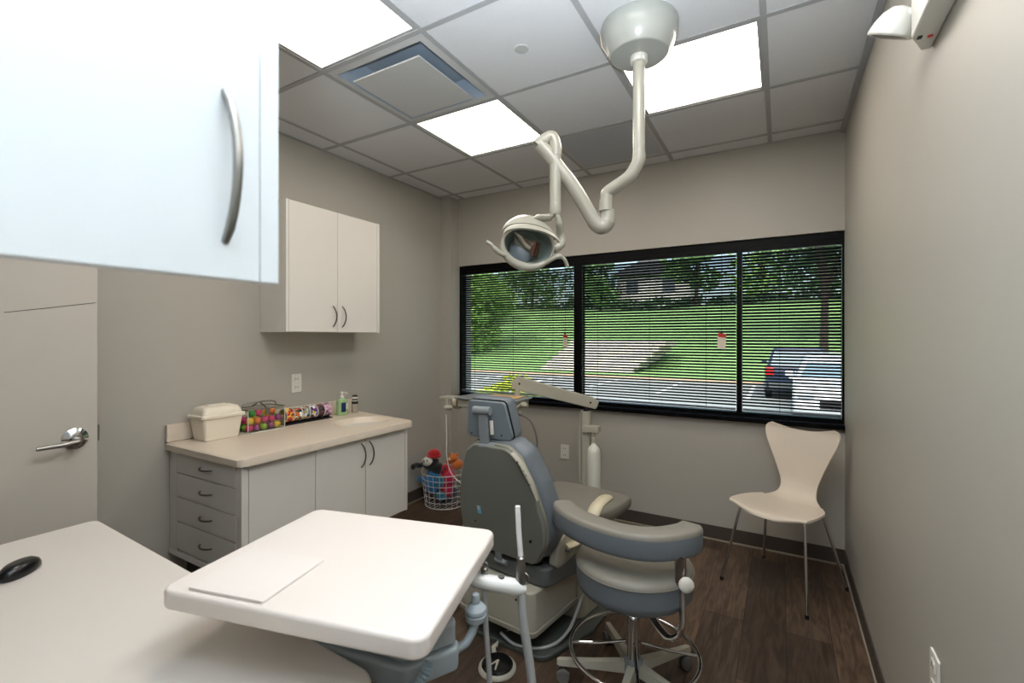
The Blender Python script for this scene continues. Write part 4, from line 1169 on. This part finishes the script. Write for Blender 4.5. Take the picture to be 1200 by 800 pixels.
def crescent(a0, a1, rx, ry, y0, z0, wmax, th_, dz):
    G_ = []
    n_ = 26
    for i in range(7):
        v = i / 6; row = []
        for j_ in range(n_ + 1):
            u = j_ / n_; a = R(a0 + (a1 - a0) * u); w_ = wmax * math.sin(PI * (u * .96 + .02)) ** .6
            row.append(((rx - .3 * w_ * v) * math.cos(a), (ry) * math.sin(a) + y0 + w_ * v * .35 + .006 * math.sin(PI * v), z0 - w_ * v * 1.0 + dz))
        G_.append(row)
    mb_ = MB(); mb_.M = Mh2; mb_.grid(G_, th_); return mb_
obj('hood', crescent(4, 176, .118, .052, .036, .03, .085, .008, 0), M_lightb, t)
obj('brow', crescent(12, 184, .116, .040, .030, .074, .040, .009, 0), M_lightb, t)
f = MB(); f.M = Mh2; f.tube([(.108 * math.cos(R(a)), .050 * math.sin(R(a)) + .034, .036) for a in range(14, 167, 8)], .005, 8); obj('hood_slot', f, M_rubber, t)
f = MB(); f.M = Mh2
f.lathe([(.058, .0), (.054, .014), (.038, .032), (.012, .042)], 26, (-.010, -.034, -.040), (0.1, .25, 1)); rf_ = obj('reflector', f, mat('reflector_shield_grey', (140, 150, 158), .3), t)
f = MB(); f.M = Mh2
f.grid([[( -.07 + .11 * u_ + .02 * v_, .050 - .020 * u_ - .055 * v_ * (1 if True else 0) - .02 * u_, .018 - .03 * v_ + .01 * math.sin(PI * u_)) for u_ in [k / 8 for k in range(9)]] for v_ in [k / 5 for k in range(6)]], .003)
obj('mirror_plate', f, M_refl, t)
f = MB(); f.M = Mh2
f.grid([[(.018 + .034 * u_, .030 - .062 * v_ - .012 * u_, .022 - .012 * v_ + .006 * math.sin(PI * u_)) for u_ in [k / 5 for k in range(6)]] for v_ in [k / 5 for k in range(6)]], .003)
obj('copper_shield', f, mat('bulb_copper', (98, 76, 66), .25, metal=.9), rf_)
for s_ in (-1, 1):
    f = MB(); f.M = Mh2
    f.tube(spline([(s_ * .085, -.052, .040), (s_ * .125, -.042 if s_ < 0 else -.018, .05), (s_ * .155, -.020 if s_ < 0 else -.022, .052), (s_ * .178, -.010 if s_ < 0 else -.05, .05)], 6), [.011] * 10 + [.008] * 9, 12)
    obj('handle', f, M_lightb, t)
# yoke
f = MB(); top_ = D1 + Vector((0, 0, -.305)); pR = Mh2 @ Vector((.122, .0, -.005)); pL = Mh2 @ Vector((-.03, .085, -.03))
sd_ = (rt2 * .055)
f.tube(spline([top_, top_ + Vector((.012, .006, -.03)), pR + Vector((0, 0, .075)) + sd_ * .55, pR + Vector((0, 0, .03)) + sd_ * .6, pR], 7), [.014] * 8 + [.021] * 14 + [.019] * 7, 14, flat=.8)
obj('yoke', f, M_lightb, t)
f = MB(); f.tube(spline([top_, top_ + Vector((-.02, -.01, -.02)), top_.lerp(pL, .55) + Vector((0, 0, .0)), pL], 6), [.014] * 6 + [.024] * 7 + [.016] * 6, 12, flat=.6); obj('yoke_branch', f, M_lightb, t)

# ------------------------------------------------------------------ emergency light on the right wall
t = thing('emergency_light', 'white wall emergency light with a lamp head near the ceiling', 'emergency light', (XR, -1.80, 2.132))
M_em = mat('emergency_white', (216, 214, 206), .4)
obj('housing', MB().slab(rpoly([(-.001, -.26), (-.001, .088), (-.022, .088), (-.055, .012), (-.055, -.26)][::-1] if False else [(-.055, -.26), (-.001, -.26), (-.001, .088), (-.022, .088), (-.055, .012)], .006), 0, .14, .005), M_em, t)
f = MB(); f.lathe([(.006, 0), (.006, .002)], 12, (-.018, .018, .0), (0, 0, -1)); obj('led', f, M_red, t)
f = MB(); f.box(-.044, .006, -.002, -.034, .020, .0, .0005); obj('test_button', f, M_rubber, t)
f = MB(); f.lathe([(.016, 0), (.016, .03)], 16, (-.04, .05, .085), (-.75, .65, 0)); obj('swivel', f, M_em, t)
f = MB(); ax_ = Vector((-.37, .38, -.85)).normalized(); LC = (-.083, .085, .066)
f.lathe([(.004, -.060), (.022, -.056), (.038, -.040), (.048, -.018), (.052, .0), (.053, .006), (.050, .010)], 28, LC, tuple(ax_)); obj('lamp_head', f, M_em, t)
f = MB(); f.lathe([(.049, .009), (.03, .012), (.005, .013)], 26, LC, tuple(ax_)); obj('lamp_lens', f, mat('lens_clear_grey', (150, 146, 140), .15), t)

# ------------------------------------------------------------------ outdoors
GZ = -.55
M_asph = mat('asphalt', (140, 142, 138), .85, noise=.12, nscale=2.5, bump=.3, bscale=80)
M_grass = mat('grass', (122, 158, 92), .95, noise=.35, nscale=.9, bump=.6, bscale=30)
f = MB(); f.box(-60, YO + .01, GZ - .3, 60, 18, GZ); struct('parking_ground', f, M_asph)
f = MB(); G = []
for i in range(25):
    y = 18.2 + i * 2.2
    row = []
    for j in range(41):
        x = -70 + j * 3.2
        u = min(1, (y - 18.2) / 22); z = GZ + .14 + 4.6 * (u * u * (3 - 2 * u)) ** .8 + .25 * math.sin(x * .21) * u + (max(0, y - 42) * .05)
        row.append((x, y, z))
    G.append(row)
f.grid(G); struct('grass_hill', f, M_grass)
bpy.data.objects['grass_hill'].data.flip_normals()
tag(obj('curb', MB().box(-60, 18, GZ, 60, 18.25, GZ + .15, .02), mat('curb_tan', (196, 168, 140), .8, noise=.1)), 'long tan kerb between the parking lot and the grass', 'curb')
for k, x in enumerate((-9.6, -6.8, -4.0, -1.2, 1.6, 4.4)):
    o = tag(obj('parking_line', MB().box(x - .06, 13.2, GZ, x + .06, 17.6, GZ + .008), mat('line_paint', (226, 226, 222), .7)), 'white painted parking line on the asphalt, %s from the left' % ['first', 'second', 'third', 'fourth', 'fifth', 'last'][k], 'road marking', 'parking lines')
# stepped retaining wall
M_stone = mat('retaining_block', (200, 192, 180), .9, noise=.2, nscale=5, bump=.6, bscale=14)
t = thing('retaining_wall', 'pale stepped block retaining wall set in the grass slope', 'retaining wall', (0, 0, GZ))
random.seed(2)
for k in range(6):
    z0 = .15 + k * .27
    xl = -8.5 + k * .24; xr = -3.6 + k * .26
    x = xl; f = MB()
    while x < xr - .1:
        ln = min(random.uniform(.5, .9), xr - x); f.box(x + .008, 18.75 + k * .22 + random.uniform(-.03, .03), z0, x + ln - .008, 22.6, z0 + .262, .01, 1); x += ln
    obj('block_course', f, M_stone, t)

def leaf_cloud(blobs, n, s, seed):
    rng = np.random.default_rng(seed)
    vs = []; fs = []
    wts = np.array([b[3] * b[4] * b[5] for b in blobs]); wts = wts / wts.sum()
    idx = rng.choice(len(blobs), n, p=wts)
    for i in idx:
        c = blobs[i]; d = rng.normal(size=3); d /= np.linalg.norm(d); r_ = rng.uniform(.55, 1.0)
        p = np.array(c[:3]) + d * r_ * np.array(c[3:6])
        a = rng.normal(size=3); a /= np.linalg.norm(a); b_ = np.cross(a, rng.normal(size=3)); b_ /= np.linalg.norm(b_)
        q = s * rng.uniform(.6, 1.3); o = len(vs)
        vs += [p + a * q, p + b_ * q * .55, p - a * q, p - b_ * q * .55]; fs.append((o, o + 1, o + 2, o + 3))
    mb = MB(); mb.v = [tuple(map(float, v)) for v in vs]; mb.f = fs
    return mb
def leafmat(name, col):
    m = mat(name, col, .7, noise=.45, nscale=1.2)
    return m
ML = [leafmat('leaves_bright', (150, 190, 100)), leafmat('leaves_mid', (118, 156, 92)), leafmat('leaves_dark', (92, 124, 84))]
M_bark = mat('bark', (70, 58, 48), .9, noise=.3)
def ground_z(y):
    u = max(0, min(1, (y - 18.2) / 22)); return GZ + .14 + 4.6 * (u * u * (3 - 2 * u)) ** .8 + max(0, y - 42) * .05 - .1
def tree(x, y, h, r_, kind, lab, seed, low=.3, n=3500, ls=.22):
    z0 = ground_z(y) if y > 18.3 else GZ
    t = thing('tree', lab, 'tree', (x, y, z0), 0, None)
    random.seed(seed)
    blobs = []
    for k in range(9):
        a = random.uniform(0, 2 * PI); q_ = random.uniform(.1, .62) * r_; zz = h * random.uniform(low + .12, .86)
        s_ = r_ * random.uniform(.38, .6)
        blobs.append((q_ * math.cos(a), q_ * math.sin(a), zz, s_, s_, s_ * .75))
    obj('crown', leaf_cloud(blobs, n, ls, seed), ML[kind], t, fix=False)
    f = MB(); f.tube([(0, 0, 0), (.05, 0, h * .3), (0, .05, h * .7)], [h * .022, h * .017, h * .006], 10)
    for b_ in blobs[:5]: f.tube([(0, 0, h * .35), (b_[0] * .6, b_[1] * .6, b_[2] * .85), b_[:3]], [h * .010, h * .006, h * .002], 6)
    obj('trunk', f, M_bark, t)
tree(-15.5, 22, 5.2, 3.6, 0, 'bright green spreading tree nearest the kerb at far left', 1, .12, 5500, .2)
tree(-21, 30, 7, 4.5, 1, 'mid green tree behind the nearest tree at far left', 2, .1, 4000)
specs = [(-18.5, 37, 8.0, 3.9, 1), (-14.3, 41, 9.5, 3.6, 2), (-11.2, 36, 6.5, 2.2, 1), (-3.6, 38, 7.5, 3.2, 1), (1.2, 42, 9, 4.2, 0), (5.6, 37, 9, 3.9, 2), (10.8, 36, 10, 4.6, 2), (16.5, 39, 10, 5.0, 1), (-28, 38, 9, 4.6, 2), (-23, 44, 10, 4.6, 1), (22.5, 36, 10, 5.0, 2)]
places = ['left of the tall dark one over the left pane', 'near the top of the left mullion', 'small, just left of the pale house', 'right of the pale house on the hill', 'over the middle pane towards the right mullion', 'above the right mullion of the window', 'above the dark parked car', 'above the white parked car', 'at the far left of the hill row', 'behind the row at far left', 'at the far right of the hill row']
for k, (x, y, h_, r_, kd) in enumerate(specs):
    tree(x, y, h_, r_, kd, '%s green tree on the hilltop, %s' % (['bright', 'mid', 'dark'][kd], places[k]), 20 + k, .05, 1700, .24)
tree(4.3, 23.5, 9, 3.4, 2, 'dark tree with a bare trunk on the slope behind the dark car', 51, .5, 2600, .2)
# bushes along hill crest
tag(obj('hedge', leaf_cloud([(x, 40 + (x % 3) * .4, 4.3, 2.0, 1.3, .8) for x in range(-40, 30, 3)], 9000, .24, 77), ML[2], fix=False), 'dark green undergrowth along the crest of the hill', 'hedge', kind='stuff')
# bright shrub by the window
t = thing('shrub', 'yellow-green shrub outside the lower left corner of the window', 'shrub', (-.45, 1.9, GZ))
MY = leafmat('leaves_yellow_green', (205, 215, 70))
obj('leaves', leaf_cloud([(0, 0, 1.15, .38, .35, .32), (-.45, .1, 1.02, .35, .3, .28), (.3, -.1, .95, .3, .3, .3), (-.1, 0, .6, .55, .45, .5), (-.8, .1, .9, .3, .3, .3)], 5200, .035, 5), MY, t, fix=False)
f = MB()
for k in range(6): f.tube([(0, 0, 0), (.1 * (k - 3), .05, .5), (.2 * (k - 3), .0, .95)], [.012, .008, .004], 6)
obj('stem', f, M_bark, t)
# pale house on the hill
t = thing('house', 'pale house with a low grey gable roof among the trees', 'house', (-8.6, 47, 4.4))
obj('wall', MB().box(-3.6, -3, 0, 3.6, 3, 3.4), mat('house_siding', (214, 210, 204), .8), t)
obj('roof', MB().slab([(-4.2, 3.3), (4.2, 3.3), (0, 5.2)], -3.5, 3.5, 0, 2, 'y'), mat('roof_grey', (92, 92, 98), .8), t)
for x in (-2, 1.6): 
    w_ = obj('window', MB().box(x - .6, -3.04, 1.4, x + .6, -2.98, 2.9), M_rail, t); obj('window_pane', MB().box(x - .5, -3.07, 1.5, x + .5, -3.041, 2.8), M_rail, w_)

# cars ---------------------------------------------------------------
def car(loc, rotz, lab, paint, L=4.6, W=1.84, Hc=1.6, suv=True):
    """nose towards local -y"""
    t = thing('car', lab, 'car', loc, rotz)
    hw = W / 2
    # lower body: profile in y,z lofted over x
    side = [(-L / 2, .38), (-L / 2 + .04, .62), (-L / 2 + .25, .86), (-L / 2 + 1.05, 1.0), (L / 2 - .25, 1.02), (L / 2 - .03, .92), (L / 2, .5), (L / 2 - .1, .28), (-L / 2 + .15, .25)]
    cw = [(-L / 2, .38), (-L / 2 + .15, .25), (L / 2 - .1, .28), (L / 2, .5), (L / 2 - .03, .92), (L / 2 - .25, 1.02), (-L / 2 + 1.05, 1.0), (-L / 2 + .25, .86), (-L / 2 + .04, .62)]
    rp2 = rpoly(cw, .06, 3)
    f = MB(); cy_ = 0; cz_ = .6; rg = []
    for (x, s_) in ((-hw, .90), (-hw + .05, .965), (-hw + .22, 1.0), (hw - .22, 1.0), (hw - .05, .965), (hw, .90)):
        rg.append([(x, p[0] * (s_ if abs(x) > hw - .1 else 1), cz_ + (p[1] - cz_) * s_) for p in rp2])
    f.rings(rg); bd = obj('body', f, paint, t)
    # cabin
    y0b, y1b, y0t, y1t = -L / 2 + .95, L / 2 - .15, -L / 2 + 1.65, L / 2 - .45
    def ring(z, ya, yb, h_): return [(p[0], p[1], z) for p in rpoly(rect(-h_, ya, h_, yb), .12, 4)]
    f = MB(); f.rings([ring(.98, y0b, y1b, hw - .06), ring(Hc - .12, y0t - .05, y1t + .05, hw - .20), ring(Hc - .03, y0t + .05, y1t - .02, hw - .25), ring(Hc, y0t + .25, y1t - .2, hw - .38)])
    obj('cabin', f, paint, t)
    gm = mat('car_glass', (120, 140, 150), .06, spec=.8) 
    def quad(a, b_, c, d, nrm):
        f = MB(); V4 = [Vector(p) + Vector(nrm) * .012 for p in (a, b_, c, d)]; V5 = [p - Vector(nrm) * .01 for p in V4]
        f.rings([V5, V4]); return f
    zt = Hc - .15
    obj('windscreen', quad((-hw + .16, y0b + .05, 1.03), (hw - .16, y0b + .05, 1.03), (hw - .30, y0t - .07, zt), (-hw + .30, y0t - .07, zt), (0, -.75, .6)), gm, t)
    obj('rear_window', quad((hw - .18, y1b - .03, 1.06), (-hw + .18, y1b - .03, 1.06), (-hw + .30, y1t + .06, zt), (hw - .30, y1t + .06, zt), (0, .95, .3)), gm, t)
    for s_ in (-1, 1):
        obj('side_window', quad((s_ * (hw - .068), y0b + .45, 1.05), (s_ * (hw - .068), y1b - .2, 1.05), (s_ * (hw - .195), y1t - .1, zt), (s_ * (hw - .195), y0t + .12, zt), (s_ * .95, 0, .28)), gm, t)
        obj('side_mirror', MB().box(s_ * (hw + .0), y0b + .38, .98, s_ * (hw + .17), y0b + .50, 1.12, .03, 3), paint, t)
        obj('headlight', MB().box(s_ * (hw - .42), -L / 2 - .005 + .02, .62, s_ * (hw - .10), -L / 2 + .25, .76, .03, 3), mat('headlight_clear', (190, 195, 200), .1), t)
        obj('tail_light', MB().box(s_ * (hw - .26), L / 2 - .20, .72, s_ * (hw - .03), L / 2 + .005, 1.0, .03, 3), mat('tail_red', (190, 25, 25), .2), t)
        for yy in (-L / 2 + .85, L / 2 - .85):
            wh = obj('wheel', MB().lathe([(.22, -.11), (.33, -.10), (.34, -.06), (.34, .06), (.33, .10), (.22, .11)], 28, (s_ * (hw - .10), yy, .34), (1, 0, 0)), M_rubber, t)
            obj('hub_cap', MB().lathe([(.20, .0), (.18, .02), (.03, .03)], 20, (s_ * (hw + .01), yy, .34), (s_, 0, 0)), M_steel, wh)
    obj('grille', MB().box(-.42, -L / 2 - .012, .42, .42, -L / 2 + .06, .60, .01), M_rubber, t)
    obj('bumper', MB().box(-hw + .12, L / 2 - .1, .36, hw - .12, L / 2 + .05, .56, .04, 3), M_mech, t)
    obj('number_plate', MB().box(-.25, L / 2 + .0, .62, .25, L / 2 + .02, .76, .005), M_outlet, t)
    return t
car((3.72, 10.8, GZ), R(-2), 'white car parked facing the window behind the right pane', mat('paint_white', (236, 238, 240), .2, coat=.6), Hc=1.52)
car((2.98, 15.6, GZ), R(180), 'dark blue-grey car parked beyond the white car', mat('paint_dark_blue', (40, 54, 78), .25, coat=.5), Hc=1.62)
